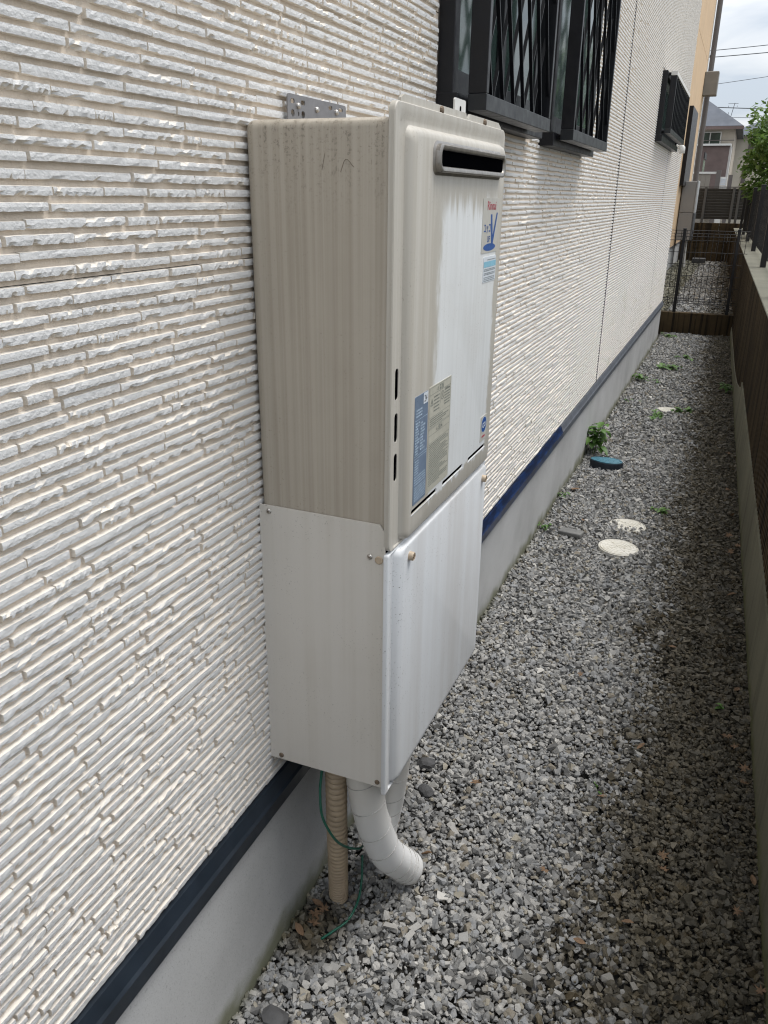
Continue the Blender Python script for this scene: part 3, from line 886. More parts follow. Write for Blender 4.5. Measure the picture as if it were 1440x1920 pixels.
# top flange strip with notch and screws
v = []
prof = [(1.10, 1.535), (1.10, 1.553), (1.113, 1.558), (1.386, 1.558), (1.392, 1.551), (1.402, 1.551), (1.408, 1.558), (1.585, 1.558), (1.602, 1.551), (1.606, 1.535)]
bm = bmesh.new(); loft_bm(bm, [[(x, y, z) for y, z in prof] for x in (0.2222, 0.2262)])
fpart(link('top_flange', bm_mesh('top_flange', bm), 'front'))
def screw(par, p, axis, r=0.006, mat='screw', dome=0.004):
    bm = bmesh.new()
    prof = [(r, 0), (r, dome * 0.35), (r * 0.8, dome * 0.8), (r * 0.4, dome)]
    ax = Vector(axis).normalized()
    u = ax.orthogonal().normalized(); w = ax.cross(u)
    rings = [[Vector(p) + ax * h + (u * math.cos(q) + w * math.sin(q)) * rr for q in [math.pi * 2 * i / 10 for i in range(10)]] for rr, h in prof]
    loft_bm(bm, rings)
    o = link('screw', bm_mesh('screw', bm), mat, par)
    if par is WH: o.matrix_parent_inverse = WI
    bm = bmesh.new()
    for d1, d2 in ((u, w), (w, u)):
        c = Vector(p) + ax * (dome * 1.0)
        vs = [bm.verts.new(c + d1 * a * r * 0.5 + d2 * b * r * 0.1 + ax * hgt) for hgt in (-dome * 0.3, dome * 0.06) for a, b in ((-1, -1), (1, -1), (1, 1), (-1, 1))]
        for q in ((0, 1, 2, 3), (4, 7, 6, 5), (0, 4, 5, 1), (1, 5, 6, 2), (2, 6, 7, 3), (3, 7, 4, 0)): bm.faces.new([vs[i] for i in q])
    if par is WH: link('recess', bm_mesh('recess', bm), 'rusty', o)
    else: bm.free()
    return o
for yy in (1.262, 1.492): screw(fc, (0.2262, yy, 1.5515), (1, 0, 0), 0.006, 'rusty', 0.004)
# lifting tab
bm = bmesh.new()
loft_bm(bm, [[(x, y, z) for y, z in rrect(1.355, 1.412, 1.53, 1.578, 0.004, 3)] for x in (0.214, 0.2168)])
tb = wp(link('lifting_tab', bm_mesh('lifting_tab', bm), 'white_plastic'))
bm = bmesh.new(); loft_bm(bm, [ring_x(0.2169, 1.380, 1.387, 1.556, 1.568, 0.0034, 4), ring_x(0.2174, 1.380, 1.387, 1.556, 1.568, 0.0034, 4)])
sub(link('hole', bm_mesh('hole', bm), 'black'), tb)
# exhaust outlet
bm = bmesh.new()
ey0, ey1, ez0, ez1 = 1.195, 1.562, 1.4655, 1.5035
er = 0.012
loft_bm(bm, [ring_x(0.2395, ey0 - 0.004, ey1 + 0.004, ez0 - 0.004, ez1 + 0.004, er + 0.004, 6),
             ring_x(0.2410, ey0 - 0.004, ey1 + 0.004, ez0 - 0.004, ez1 + 0.004, er + 0.004, 6),
             ring_x(0.2435, ey0, ey1, ez0, ez1, er, 6), ring_x(0.2495, ey0, ey1, ez0, ez1, er, 6),
             ring_x(0.2515, ey0 + 0.002, ey1 - 0.002, ez0 + 0.002, ez1 - 0.002, er, 6),
             ring_x(0.2511, ey0 + 0.006, ey1 - 0.007, ez0 + 0.006, ez1 - 0.006, er - 0.003, 6),
             ring_x(0.2497, ey0 + 0.009, ey1 - 0.009, ez0 + 0.0075, ez1 - 0.0075, er - 0.004, 6),
             ring_x(0.2415, ey0 + 0.011, ey1 - 0.011, ez0 + 0.0095, ez1 - 0.0095, er - 0.005, 6)], True, False)
ex = wp(link('exhaust_outlet', bm_mesh('exhaust_outlet', bm), 'steel')); auto_smooth(ex, 45)
bm = bmesh.new()
loft_bm(bm, [ring_x(0.2408, ey0 + 0.0105, ey1 - 0.0105, ez0 + 0.009, ez1 - 0.009, 0.006, 6), ring_x(0.2475, ey0 + 0.0104, ey1 - 0.0104, ez0 + 0.0089, ez1 - 0.0089, 0.006, 6)], True, True)
sub(link('outlet_opening', bm_mesh('outlet_opening', bm), 'black'), ex)  # black plug paints in the shade of the hollow outlet

# mounting bracket on the wall above the case
bm = bmesh.new()
loft_bm(bm, [ring_x(0.0070, 1.19, 1.395, 1.46, 1.574, 0.006, 4), ring_x(0.0090, 1.19, 1.395, 1.46, 1.574, 0.006, 4)])
br = wp(link('mounting_bracket', bm_mesh('mounting_bracket', bm), 'bracket'))
cut = []
for (a, b, c, d) in [(1.199, 1.212, 1.561, 1.568), (1.232, 1.246, 1.561, 1.568), (1.328, 1.342, 1.563, 1.569), (1.366, 1.382, 1.563, 1.569), (1.200, 1.211, 1.543, 1.553), (1.222, 1.226, 1.545, 1.551), (1.233, 1.245, 1.543, 1.553)]:
    bm = bmesh.new(); r = min(b - a, d - c) / 2 - 0.0003
    loft_bm(bm, [ring_x(0.004, a, b, c, d, r, 4), ring_x(0.012, a, b, c, d, r, 4)]); cut.append(link('cutter', bm_mesh('cutter', bm), 'black'))
bpy.context.view_layer.update()
boolean_cut(br, cut)
for yy, zz2 in ((1.2225, 1.559), (1.285, 1.559), (1.3565, 1.561)): screw(br, (0.009, yy, zz2), (1, 0, 0), 0.0045, 'screw', 0.004)

# dusty cobweb threads caught on the side of the case
for k, pts in enumerate(([(0.150, 1.462), (0.158, 1.478), (0.170, 1.468)], [(0.122, 1.465), (0.127, 1.486)])):
    bm = bmesh.new(); tube_bm(bm, smooth_path([(x, 1.0745, z) for x, z in pts], 8), 0.00028, 4)
    wp(link('cobweb_thread', bm_mesh('cobweb_thread', bm), 'rusty'))
# lower side cover sheet
Lz0 = 0.458
prof = [(-0.001, Lz0), (0.2235, Lz0), (0.2235, 0.945), (0.2140, 0.9585), (-0.001, 0.9605)]
bm = bmesh.new(); loft_bm(bm, [[(x, y, z) for x, z in prof] for y in (1.0715, 1.0735)])
sd = wp(link('side_cover', bm_mesh('side_cover', bm), 'side_cover'))
box_o = wp(box('inner_box', 0.006, 0.2225, 1.0737, 1.60, 0.475, 0.9298, 'black'))
prof = [(-0.001, Lz0), (0.2235, Lz0), (0.2235, 0.955), (0.004, 0.955)]
bm = bmesh.new(); loft_bm(bm, [[(x, y, z) for x, z in prof] for y in (1.6205, 1.6225)])
wp(link('side_cover', bm_mesh('side_cover', bm), 'side_cover'))
for p, mt in (((0.017, 1.0715, 0.950), 'screw'), ((0.1975, 1.0715, 0.9015), 'screw'), ((0.022, 1.0715, 0.467), 'rusty'), ((0.214, 1.0715, 0.468), 'rusty')):
    screw(WH, p, (0, -1, 0), 0.0048, mt, 0.003)
bm = bmesh.new()
loft_bm(bm, [[(0.2135 + r * math.cos(q), 1.0713 - h, 0.8985 + r * math.sin(q)) for q in [2 * math.pi * i / 16 for i in range(16)]] for r, h in ((0.0068, 0), (0.0068, 0.0012), (0.0055, 0.002))])
wp(link('hole_plug', bm_mesh('hole_plug', bm), 'beige_knob', smooth=False))
# lower front pipe cover
Cy0, Cy1, Cz0, Cz1 = 1.069, 1.618, 0.443, 0.9095
rings = [ring_x(0.222, Cy0, Cy1, Cz0, Cz1, 0.004, 4), ring_x(0.2285, Cy0, Cy1, Cz0, Cz1, 0.004, 4), ring_x(0.2298, Cy0 + 0.0015, Cy1 - 0.0015, Cz0 + 0.0015, Cz1 - 0.001, 0.004, 4),
         ring_x(0.2298, Cy0 + 0.012, Cy1 - 0.012, Cz0 + 0.003, Cz1 - 0.0015, 0.006, 4), ring_x(0.2262, Cy0 + 0.017, Cy1 - 0.018, Cz0 + 0.004, Cz1 - 0.002, 0.008, 4),
         ring_x(0.2268, Cy0 + 0.0265, Cy1 - 0.02, Cz0 + 0.006, Cz1 - 0.0025, 0.012, 4), ring_x(0.2350, Cy0 + 0.031, Cy1 - 0.022, Cz0 + 0.009, Cz1 - 0.003, 0.012, 4),
         ring_x(0.2388, Cy0 + 0.036, Cy1 - 0.0245, Cz0 + 0.014, Cz1 - 0.0035, 0.013, 4), ring_x(0.2398, Cy0 + 0.043, Cy1 - 0.029, Cz0 + 0.022, Cz1 - 0.0055, 0.013, 4)]
bm = bmesh.new(); loft_bm(bm, rings)
pc = wp(link('pipe_cover', bm_mesh('pipe_cover', bm), 'pipe_cover')); auto_smooth(pc, 50)
for yy in (1.1375, 1.566):
    bm = bmesh.new()
    loft_bm(bm, [[(0.2396 + h, yy + r * math.cos(q), 0.884 + r * math.sin(q)) for q in [2 * math.pi * i / 18 for i in range(18)]] for r, h in ((0.0075, 0), (0.0075, 0.007), (0.0066, 0.0085), (0.0058, 0.0078))])
    kn = sub(link('knob', bm_mesh('knob', bm), 'beige_knob'), pc); auto_smooth(kn, 40)
    bm = bmesh.new()
    box_bm(bm, 0.2473, 0.2482, yy - 0.0045, yy + 0.0045, 0.8832, 0.8848); box_bm(bm, 0.2474, 0.2483, yy - 0.0008, yy + 0.0008, 0.8795, 0.8885)
    link('recess', bm_mesh('recess', bm), 'rusty', kn)

# --- stickers on the front cover
SX = FX + 0.0007
def sticker(name, y0, y1, z0, z1, mat, r=0.003):
    bm = bmesh.new(); loft_bm(bm, [ring_x(FX - 0.0001, y0, y1, z0, z1, r, 3), ring_x(SX, y0, y1, z0, z1, r, 3)])
    return wp(link(name, bm_mesh(name, bm), mat))
IX = SX + 0.0003
s1 = sticker('brand_sticker', 1.462, 1.565, 1.338, 1.431, 'st_plate', 0.002)
text_on_x('lettering', 'Rinnai', IX, 1.517, 1.4185, 0.056, 0.0145, 'ink_red', s1, 0.012)
# the tall blue V, drawn as two bars meeting at the foot
vm = [(1.512, 1.4035), (1.522, 1.4035), (1.531, 1.367), (1.551, 1.406), (1.559, 1.406), (1.5345, 1.352), (1.523, 1.352)]
bm = bmesh.new(); bm.faces.new([bm.verts.new((IX, y, z)) for y, z in vm])
me = bm_mesh('emblem', bm, False); link('emblem', me, 'ink_blue', s1)
text_on_x('lettering', 'ユッコ', IX, 1.493, 1.3795, 0.042, 0.0155, 'ink_blue', s1, 0.02)
text_on_x('lettering', 'UF', IX, 1.505, 1.3615, 0.018, 0.0110, 'ink_blue', s1, 0.02)
bm = bmesh.new(); bm.faces.new([bm.verts.new((IX - 0.0001, 1.513 + 0.040 * math.cos(q), 1.3475 + 0.0065 * math.sin(q))) for q in [2 * math.pi * i / 28 for i in range(28)]])
link('emblem', bm_mesh('emblem', bm, False), 'ink_blue', s1)

s2 = sticker('notice_sticker', 1.482, 1.566, 1.286, 1.331, 'st_white', 0.002)
quads_on_x('print', [(1.484, 1.564, 1.3125, 1.3225)], IX, 'ink_sky', s2)
rr_ = []
for i, zz2 in enumerate((1.3255, 1.309, 1.3065, 1.302, 1.2995, 1.2945, 1.2915, 1.2885)):
    y = 1.486 + (0.02 if i == 0 else 0)
    while y < 1.560:
        w = random.uniform(0.002, 0.009); rr_.append((y, min(y + w, 1.562), zz2 - 0.0009, zz2 + 0.0007)); y += w + random.uniform(0.0008, 0.002)
quads_on_x('print', rr_, IX, 'ink_lgrey', s2)

s3 = sticker('rating_label', 1.142, 1.2015, 0.969, 1.146, 'st_blue', 0.002)
quads_on_x('print', [(1.180, 1.2005, 1.128, 1.1455)], IX - 0.0001, 'st_white', s3)
text_on_x('lettering', '24', IX + 0.0001, 1.1895, 1.1365, 0.013, 0.011, 'ink_black', s3, 0.0)
rr_ = [(1.143, 1.2, 1.1075, 1.1083), (1.143, 1.2, 1.0495, 1.0503), (1.143, 1.2, 1.0455, 1.0463)]
def textline(y0, y1, zc, h, gap=0.0012, wmin=0.0015, wmax=0.006):
    y = y0
    while y < y1:
        w = random.uniform(wmin, wmax); rr_.append((y, min(y + w, y1), zc - h / 2, zc + h / 2)); y += w + random.uniform(gap * 0.6, gap * 1.5)
for i in range(3): textline(1.148, 1.176, 1.1235 - i * 0.0048, 0.0028)
for i in range(12): textline(1.146, 1.146 + random.uniform(0.008, 0.02), 1.103 - i * 0.0045, 0.0028)
for i in range(10): textline(1.169, 1.169 + random.uniform(0.010, 0.022), 1.1 - i * 0.0048, 0.0030)
for i in range(6): textline(1.146, 1.164, 1.041 - i * 0.0042, 0.0022)
for i in range(4): textline(1.146, 1.196, 1.015 - i * 0.0042, 0.0022)
for i in range(9): textline(1.146, 1.197, 0.997 - i * 0.0028, 0.0014, 0.0008)
quads_on_x('print', rr_, IX, 'ink_pale', s3)
s4 = sticker('warning_label', 1.2075, 1.319, 0.968, 1.148, 'st_beige', 0.001)
rr_ = []
def hline(z, y0=1.210, y1=1.3165, t=0.0005): rr_.append((y0, y1, z - t / 2, z + t / 2))
for z in (1.146, 1.1345, 1.0965, 1.0795, 1.0775, 1.0665, 1.0535): hline(z)
for y in (1.210, 1.3165): rr_.append((y - 0.00025, y + 0.00025, 0.972, 1.146))
rr_.append((1.2625, 1.263, 1.112, 1.1345))
for i in range(5): textline(1.230, 1.258, 1.1285 - i * 0.0058, 0.0022)
for i in range(6): textline(1.284, 1.313, 1.130 - i * 0.0048, 0.0020)
for i in range(4): textline(1.214, 1.295 + random.uniform(-0.02, 0.018), 1.0935 - i * 0.0036, 0.0017)
z = 1.0505
while z > 0.977:
    textline(1.2135, random.choice([1.30, 1.31, 1.313, 1.285, 1.27]), z, 0.0014, 0.0009); z -= 0.0031
quads_on_x('print', rr_, IX, 'ink_grey', s4)
def ring_poly(name, cy, cz, ro, ri, par, mat, squash=1.0):
    n = 24; v, f = [], []
    for i in range(n):
        q = 2 * math.pi * i / n
        v += [(IX, cy + ro * math.cos(q), cz + ro * math.sin(q) * squash), (IX, cy + ri * math.cos(q), cz + ri * math.sin(q) * squash)]
    for i in range(n): a_, b_ = 2 * i, 2 * ((i + 1) % n); f.append((a_, b_, b_ + 1, a_ + 1))
    return link(name, mesh(name, v, f), mat, par)
ring_poly('symbol', 1.2735, 1.1235, 0.0075, 0.0064, s4, 'ink_grey')
link('symbol', mesh('symbol', [(IX, 1.2690, 1.1292), (IX, 1.2700, 1.1298), (IX, 1.2780, 1.1178), (IX, 1.2770, 1.1172)], [(0, 1, 2, 3)]), 'ink_grey', s4)
def tri_sym(cy, cz, s, par):
    o_ = [(cy - s, cz - s * 0.8), (cy + s, cz - s * 0.8), (cy, cz + s)]; i_ = [(cy - s * .68, cz - s * 0.6), (cy + s * .68, cz - s * 0.6), (cy, cz + s * .6)]
    v = [(IX, *p) for p in o_ + i_]; link('symbol', mesh('symbol', v, [(0, 1, 4, 3), (1, 2, 5, 4), (2, 0, 3, 5)]), 'ink_grey', par)
    link('symbol', mesh('symbol', [(IX, cy - s * .1, cz - s * .4), (IX, cy + s * .1, cz - s * .4), (IX, cy + s * .1, cz + s * .35), (IX, cy - s * .1, cz + s * .35)], [(0, 1, 2, 3)]), 'ink_grey', par)
tri_sym(1.2205, 1.1215, 0.0068, s4); tri_sym(1.2495, 1.1400, 0.0036, s4); tri_sym(1.2495, 1.0718, 0.0036, s4)
text_on_x('lettering', '警告', IX, 1.2675, 1.1402, 0.022, 0.0088, 'ink_grey', s4, 0.02)
text_on_x('lettering', '注意', IX, 1.2675, 1.0720, 0.022, 0.0084, 'ink_grey', s4, 0.02)
text_on_x('lettering', '使用禁止', IX, 1.2985, 1.1317, 0.024, 0.0036, 'ink_grey', s4, 0.01)

s5 = sticker('round_emblem', 1.524, 1.566, 0.972, 1.024, 'st_plate', 0.002)
ring_poly('emblem', 1.546, 1.0055, 0.0185, 0.0, s5, 'st_white', 0.92)
for o in [c for c in s5.children]: o.location.x = 0.00005
e2 = ring_poly('emblem', 1.546, 1.0055, 0.0170, 0.0, s5, 'ink_blue', 0.92); e2.location.x = 0.00025
t5 = text_on_x('lettering', 'Q21', IX + 0.0005, 1.546, 1.0045, 0.026, 0.0115, 'st_white', s5, 0.025)
quads_on_x('stripe', [(1.535, 1.556, 0.9795, 0.9830)], IX + 0.0002, 'ink_red', s5)

# ================================================================== PIPES AND WIRES UNDER THE HEATER
def ribbed(t): return 0.0148 + 0.0068 * abs(math.sin(math.pi * t * 46)) ** 0.55
bm = bmesh.new(); tube_bm(bm, smooth_path([(0.112, 1.13, 0.50), (0.108, 1.125, 0.43), (0.088, 1.165, 0.25), (0.070, 1.205, 0.09), (0.062, 1.222, -0.010)], 46 * 10), ribbed, 18)
hs = link('corrugated_hose', bm_mesh('corrugated_hose', bm), 'hose', smooth=True)
tag(hs, 'tan corrugated hose hanging from the heater beside the foundation', 'hose')
def wrapped(name, pts, r, label, flare):
    pa = smooth_path(pts, 40)
    bm = bmesh.new(); tube_bm(bm, pa, lambda t: r * (1 + flare * t * t * 0.12 + 0.006 * math.sin(t * 63)), 22)
    o = link(name, bm_mesh(name, bm), 'tape', smooth=True); tag(o, label, 'pipe')
    return o, pa
p1, pa1 = wrapped('insulated_pipe', [(0.164, 1.118, 0.49), (0.164, 1.128, 0.42), (0.166, 1.160, 0.30), (0.174, 1.215, 0.17), (0.184, 1.282, 0.080), (0.190, 1.312, 0.042)], 0.0335, 'thick white tape-wrapped pipe bending to the gravel in front of its twin', 0.8)
p2, pa2 = wrapped('insulated_pipe', [(0.203, 1.205, 0.49), (0.192, 1.215, 0.40), (0.170, 1.245, 0.28), (0.135, 1.30, 0.14), (0.100, 1.365, -0.02)], 0.029, 'thinner white tape-wrapped pipe half hidden behind the thicker one', 0.0)
for o, pa, r in ((p1, pa1, 0.0345), (p2, pa2, 0.0293)):
    for k in (8, 13, 18, 22, 26, 30, 33, 36):
        if k >= len(pa) - 1: continue
        c = pa[k]; t = (pa[k + 1] - pa[k - 1]).normalized()
        t = (t + Vector((0.25, -0.1, 0.15))).normalized()
        u = t.orthogonal().normalized(); w = t.cross(u)
        bm = bmesh.new()
        ringp = [c + (u * math.cos(q) + w * math.sin(q)) * r * 1.018 * (1 + 0.10 * (k / 40) ** 2 * (o is p1)) for q in [2 * math.pi * i / 28 for i in range(29)]]
        tube_bm(bm, ringp, 0.0007, 5, False)
        link('tape_seam', bm_mesh('tape_seam', bm), 'seam', o)
# flared tape end on the thick pipe
gw = tube('ground_wire', [(0.098, 1.10, 0.50), (0.092, 1.095, 0.43), (0.088, 1.095, 0.38), (0.090, 1.10, 0.32), (0.108, 1.115, 0.262), (0.118, 1.150, 0.215), (0.128, 1.185, 0.185), (0.126, 1.215, 0.168)], 0.0026, 'green_wire', n=40, ns=8)
tag(gw, 'green insulated wire looping in front of the tan hose', 'wire')
gw2 = tube('ground_wire', [(0.100, 1.265, 0.085), (0.112, 1.235, 0.052), (0.120, 1.200, 0.030), (0.118, 1.155, 0.018), (0.100, 1.125, 0.010), (0.078, 1.105, -0.004)], 0.0026, 'green_wire', n=40, ns=8)
tag(gw2, 'loose green wire end curving down onto the gravel', 'wire')

# ================================================================== GROUND FITTINGS
def round_cover(cx, cy, z, r, label, tilt=(0, 0)):
    e = empty('inspection_cover', (cx, cy, z)); e.rotation_euler = (tilt[0], tilt[1], 0.3)
    tag(e, label, 'cover', 'white round inspection covers in the gravel')
    def lathe(name, prof, mat='cover', n=40):
        bm = bmesh.new()
        rings = [[(rr * math.cos(q), rr * math.sin(q), h) for q in [2 * math.pi * i / n for i in range(n)]] for rr, h in prof]
        loft_bm(bm, rings, True, True)
        o = link(name, bm_mesh(name, bm), mat, e); auto_smooth(o, 30); return o
    lathe('rim', [(r, -0.03), (r, 0.004), (r - 0.003, 0.006), (r - 0.006, 0.004), (r - 0.006, 0.001)])
    lid = lathe('lid', [(r - 0.0075, -0.02), (r - 0.0075, 0.004), (r - 0.010, 0.0055)])
    for rr in (0.25, 0.45, 0.62, 0.78, 0.9):
        bm = bmesh.new(); pts = [(rr * r * math.cos(q), rr * r * math.sin(q), 0.0056) for q in [2 * math.pi * i / 36 for i in range(37)]]
        tube_bm(bm, pts, 0.0011, 5, False); link('ring_rib', bm_mesh('ring_rib', bm), 'cover', lid)
    for a in (0.4, 0.4 + math.pi / 2, 0.4 + math.pi / 4, 0.4 - math.pi / 4):
        bm = bmesh.new(); tube_bm(bm, [(-r * .88 * math.cos(a), -r * .88 * math.sin(a), 0.0056), (r * .88 * math.cos(a), r * .88 * math.sin(a), 0.0056)], 0.0012, 5)
        link('spoke_rib', bm_mesh('spoke_rib', bm), 'cover', lid)
    return e
round_cover(0.377, 3.395, 0.008, 0.086, 'cream round plastic inspection cover lying fully exposed on the gravel', (0.02, 0.03))
round_cover(0.378, 3.700, -0.003, 0.085, 'cream round cover half buried in gravel just behind the exposed one')
round_cover(0.373, 6.110, 0.003, 0.076, 'farthest cream round cover with small weeds along its edge')

mb = empty('water_meter_box', (0.165, 4.58, 0)); mb.rotation_euler = (0, 0, -0.10)
tag(mb, 'blue oval water meter box lid on the gravel near the foundation', 'meter box')
def oval(a, b, z, ext=0.0, n=36):
    out = []
    for i in range(n):
        q = 2 * math.pi * i / n
        x, y = a * math.cos(q), b * math.sin(q)
        if x < -0.55 * a and abs(y) < 0.75 * b:
            x -= ext * (1 - min(1, abs(y) / (0.75 * b)) ** 4)
        out.append((x, y, z))
    return out
bm = bmesh.new(); loft_bm(bm, [oval(0.080, 0.058, -0.02, 0.02), oval(0.084, 0.062, 0.030, 0.022), oval(0.082, 0.060, 0.034, 0.022)])
o = link('box_body', bm_mesh('box_body', bm), 'blue_body', mb); auto_smooth(o, 40)
bm = bmesh.new(); loft_bm(bm, [oval(0.077, 0.055, 0.0335, 0.024), oval(0.077, 0.055, 0.0385, 0.024), oval(0.074, 0.052, 0.0400, 0.024)])
lid = link('lid', bm_mesh('lid', bm), 'blue_lid', mb); auto_smooth(lid, 40)
bm = bmesh.new(); tube_bm(bm, oval(0.066, 0.045, 0.0401) + [oval(0.066, 0.045, 0.0401)[0]], 0.0014, 5, False); link('rim_rib', bm_mesh('rim_rib', bm), 'blue_lid', lid)
for k in range(5):
    bm = bmesh.new(); box_bm(bm, -0.03 + k * 0.014, -0.022 + k * 0.014, -0.014, 0.012, 0.0395, 0.0410, 0.0004, 1); link('grip_rib', bm_mesh('grip_rib', bm), 'blue_lid', lid)
o = box('finger_notch', 0.062, 0.073, -0.006, 0.006, 0.0385, 0.0404, 'black', lid)

# stones lying apart
def rock(name, loc, s, mat, label, seed):
    r2 = np.random.default_rng(seed)
    bm = bmesh.new(); bmesh.ops.create_icosphere(bm, subdivisions=2, radius=1.0)
    ph = r2.uniform(0, 6, 6)
    for v in bm.verts:
        c = v.co; k = 1 + 0.14 * math.sin(3 * c.x + ph[0]) * math.sin(2.6 * c.y + ph[1]) + 0.1 * math.sin(4 * c.z + ph[2] + 2 * c.x) + r2.uniform(-0.04, 0.04)
        v.co = Vector((c.x * s[0] * k, c.y * s[1] * k, c.z * s[2] * k))
    o = link(name, bm_mesh(name, bm), mat, None, loc, (0, 0, r2.uniform(0, 3))); tag(o, label, 'stone'); return o
rock('loose_stone', (0.082, 0.905, 0.012), (0.026, 0.022, 0.016), 'stone_dark', 'dark round stone at the foundation foot near the photo bottom', 1)
rock('loose_stone', (0.095, 1.70, 0.010), (0.028, 0.020, 0.014), 'stone_dark', 'dark angular stone on gravel just right of the pipe cover', 2)
rock('loose_stone', (0.13, 1.60, 0.008), (0.024, 0.018, 0.012), 'stone_dark', 'flat dark stone on gravel behind the white pipes', 3)
o = box('slate_chip', -0.055, 0.055, -0.025, 0.025, -0.012, 0.012, 'stone_grey', None, 0.006, 2)
o.location = (0.155, 3.48, 0.010); o.rotation_euler = (0.08, -0.05, -0.25)
tag(o, 'flat grey broken slab piece lying left of the round covers', 'slab')

# ------------------------------------------------------------------ dead leaves
def leaf_mesh(kind, seed):
    r2 = random.Random(seed)
    if kind == 'maple':
        pts = []
        for i in range(7):
            a = math.pi / 2 + (i - 3) * 0.78
            L = 1.0 - 0.10 * abs(i - 3) - r2.uniform(0, 0.15)
            pts.append((a - 0.36, 0.34)); pts.append((a - 0.08, L * 0.72)); pts.append((a, L)); pts.append((a + 0.08, L * 0.72))
        pts.append((math.pi / 2 + 3.5 * 0.78, 0.30))
        v = [(0, 0, 0)] + [(r * math.cos(a), r * math.sin(a), 0.10 * r * math.sin(3 * a + seed) + 0.25 * r * r * r2.uniform(0.3, 1)) for a, r in pts]
        f = [(0, i, i + 1) for i in range(1, len(pts))]
    else:
        n = 7; v, f = [], []
        c = r2.uniform(0.2, 0.7)
        for i in range(n + 1):
            t = i / n; w = 0.36 * math.sin(math.pi * min(1, t * 0.96 + 0.02)) ** 0.8
            x = t * 1.6 - 0.8; zb = 0.12 * math.sin(t * 3 + seed)
            v += [(x, -w, zb + c * w + r2.uniform(-.03, .03)), (x, 0, zb), (x, w, zb + c * w * 1.2 + r2.uniform(-.03, .03))]
        for i in range(n):
            a = i * 3; f += [(a, a + 3, a + 4, a + 1), (a + 1, a + 4, a + 5, a + 2)]
    return mesh('dead_leaf', v, f)
LM = [leaf_mesh('maple', 1), leaf_mesh('oval', 2), leaf_mesh('maple', 3), leaf_mesh('oval', 4), leaf_mesh('oval', 9)]
for me in LM: me.materials.append(MAT['dead'])
def dead(x, y, s, k, label, group=None, z=0.016):
    o = bpy.data.objects.new('dead_leaf', LM[k]); COL.objects.link(o)
    o.location = (x, y, z); o.scale = (s, s, s)
    o.rotation_euler = (random.uniform(-.35, .35), random.uniform(-.35, .35), random.uniform(0, 6.28))
    tag(o, label, 'leaf', group)
dead(0.236, 1.674, 0.026, 0, 'star-shaped tan dry leaf on gravel right of the pipe cover')
dead(0.027, 1.463, 0.026, 2, 'curled tan dry leaf at the foundation behind the white pipes', z=0.03)
dead(0.206, 1.393, 0.018, 1, 'small reddish dry leaf beside the end of the thick white pipe')
dead(0.060, 4.071, 0.040, 4, 'long brown curled leaf near the foundation before the blue meter box')
dead(0.827, 4.003, 0.040, 1, 'large orange-brown oval leaf lying by the block wall')
GW = 'dry leaves along the block wall'
for x, y, s, k in ((0.833, 3.542, 0.030, 0), (0.822, 3.729, 0.030, 2), (0.860, 3.62, 0.024, 0), (0.841, 2.146, 0.026, 2), (0.860, 2.10, 0.020, 0), (0.888, 2.012, 0.024, 0), (0.905, 1.607, 0.018, 3), (0.917, 1.316, 0.022, 2), (0.885, 1.95, 0.020, 2), (0.865, 2.411, 0.020, 3), (0.85, 2.75, 0.022, 0), (0.84, 3.1, 0.022, 1), (0.80, 4.4, 0.024, 0), (0.80, 5.1, 0.024, 2), (0.87, 1.50, 0.018, 0)):
    dead(x, y, s, k, 'dry brown leaf on damp gravel along the block wall', GW)
GM = 'dry leaves scattered over the gravel'
for x, y, s, k in ((0.71, 1.601, 0.022, 0), (0.717, 1.56, 0.020, 2), (0.468, 1.453, 0.020, 0), (0.659, 1.379, 0.016, 1), (0.574, 1.293, 0.016, 3), (0.55, 1.75, 0.018, 2), (0.62, 2.0, 0.018, 4), (0.40, 2.3, 0.016, 0), (0.30, 2.9, 0.018, 2), (0.47, 3.95, 0.02, 0), (0.18, 3.65, 0.022, 4), (0.66, 2.6, 0.017, 3)):
    dead(x, y, s, k, 'small dry brown leaf on the gravel out in the passage', GM)
GH = 'dry leaves heaped under the tan hose'
for x, y, s, k in ((0.040, 1.150, 0.024, 0), (0.050, 1.125, 0.022, 2), (0.035, 1.175, 0.020, 4), (0.055, 1.165, 0.020, 0), (0.030, 1.10, 0.020, 3)):
    dead(x, y, s, k, 'wet brown leaf in the dark pocket under the tan hose end', GH, 0.008)

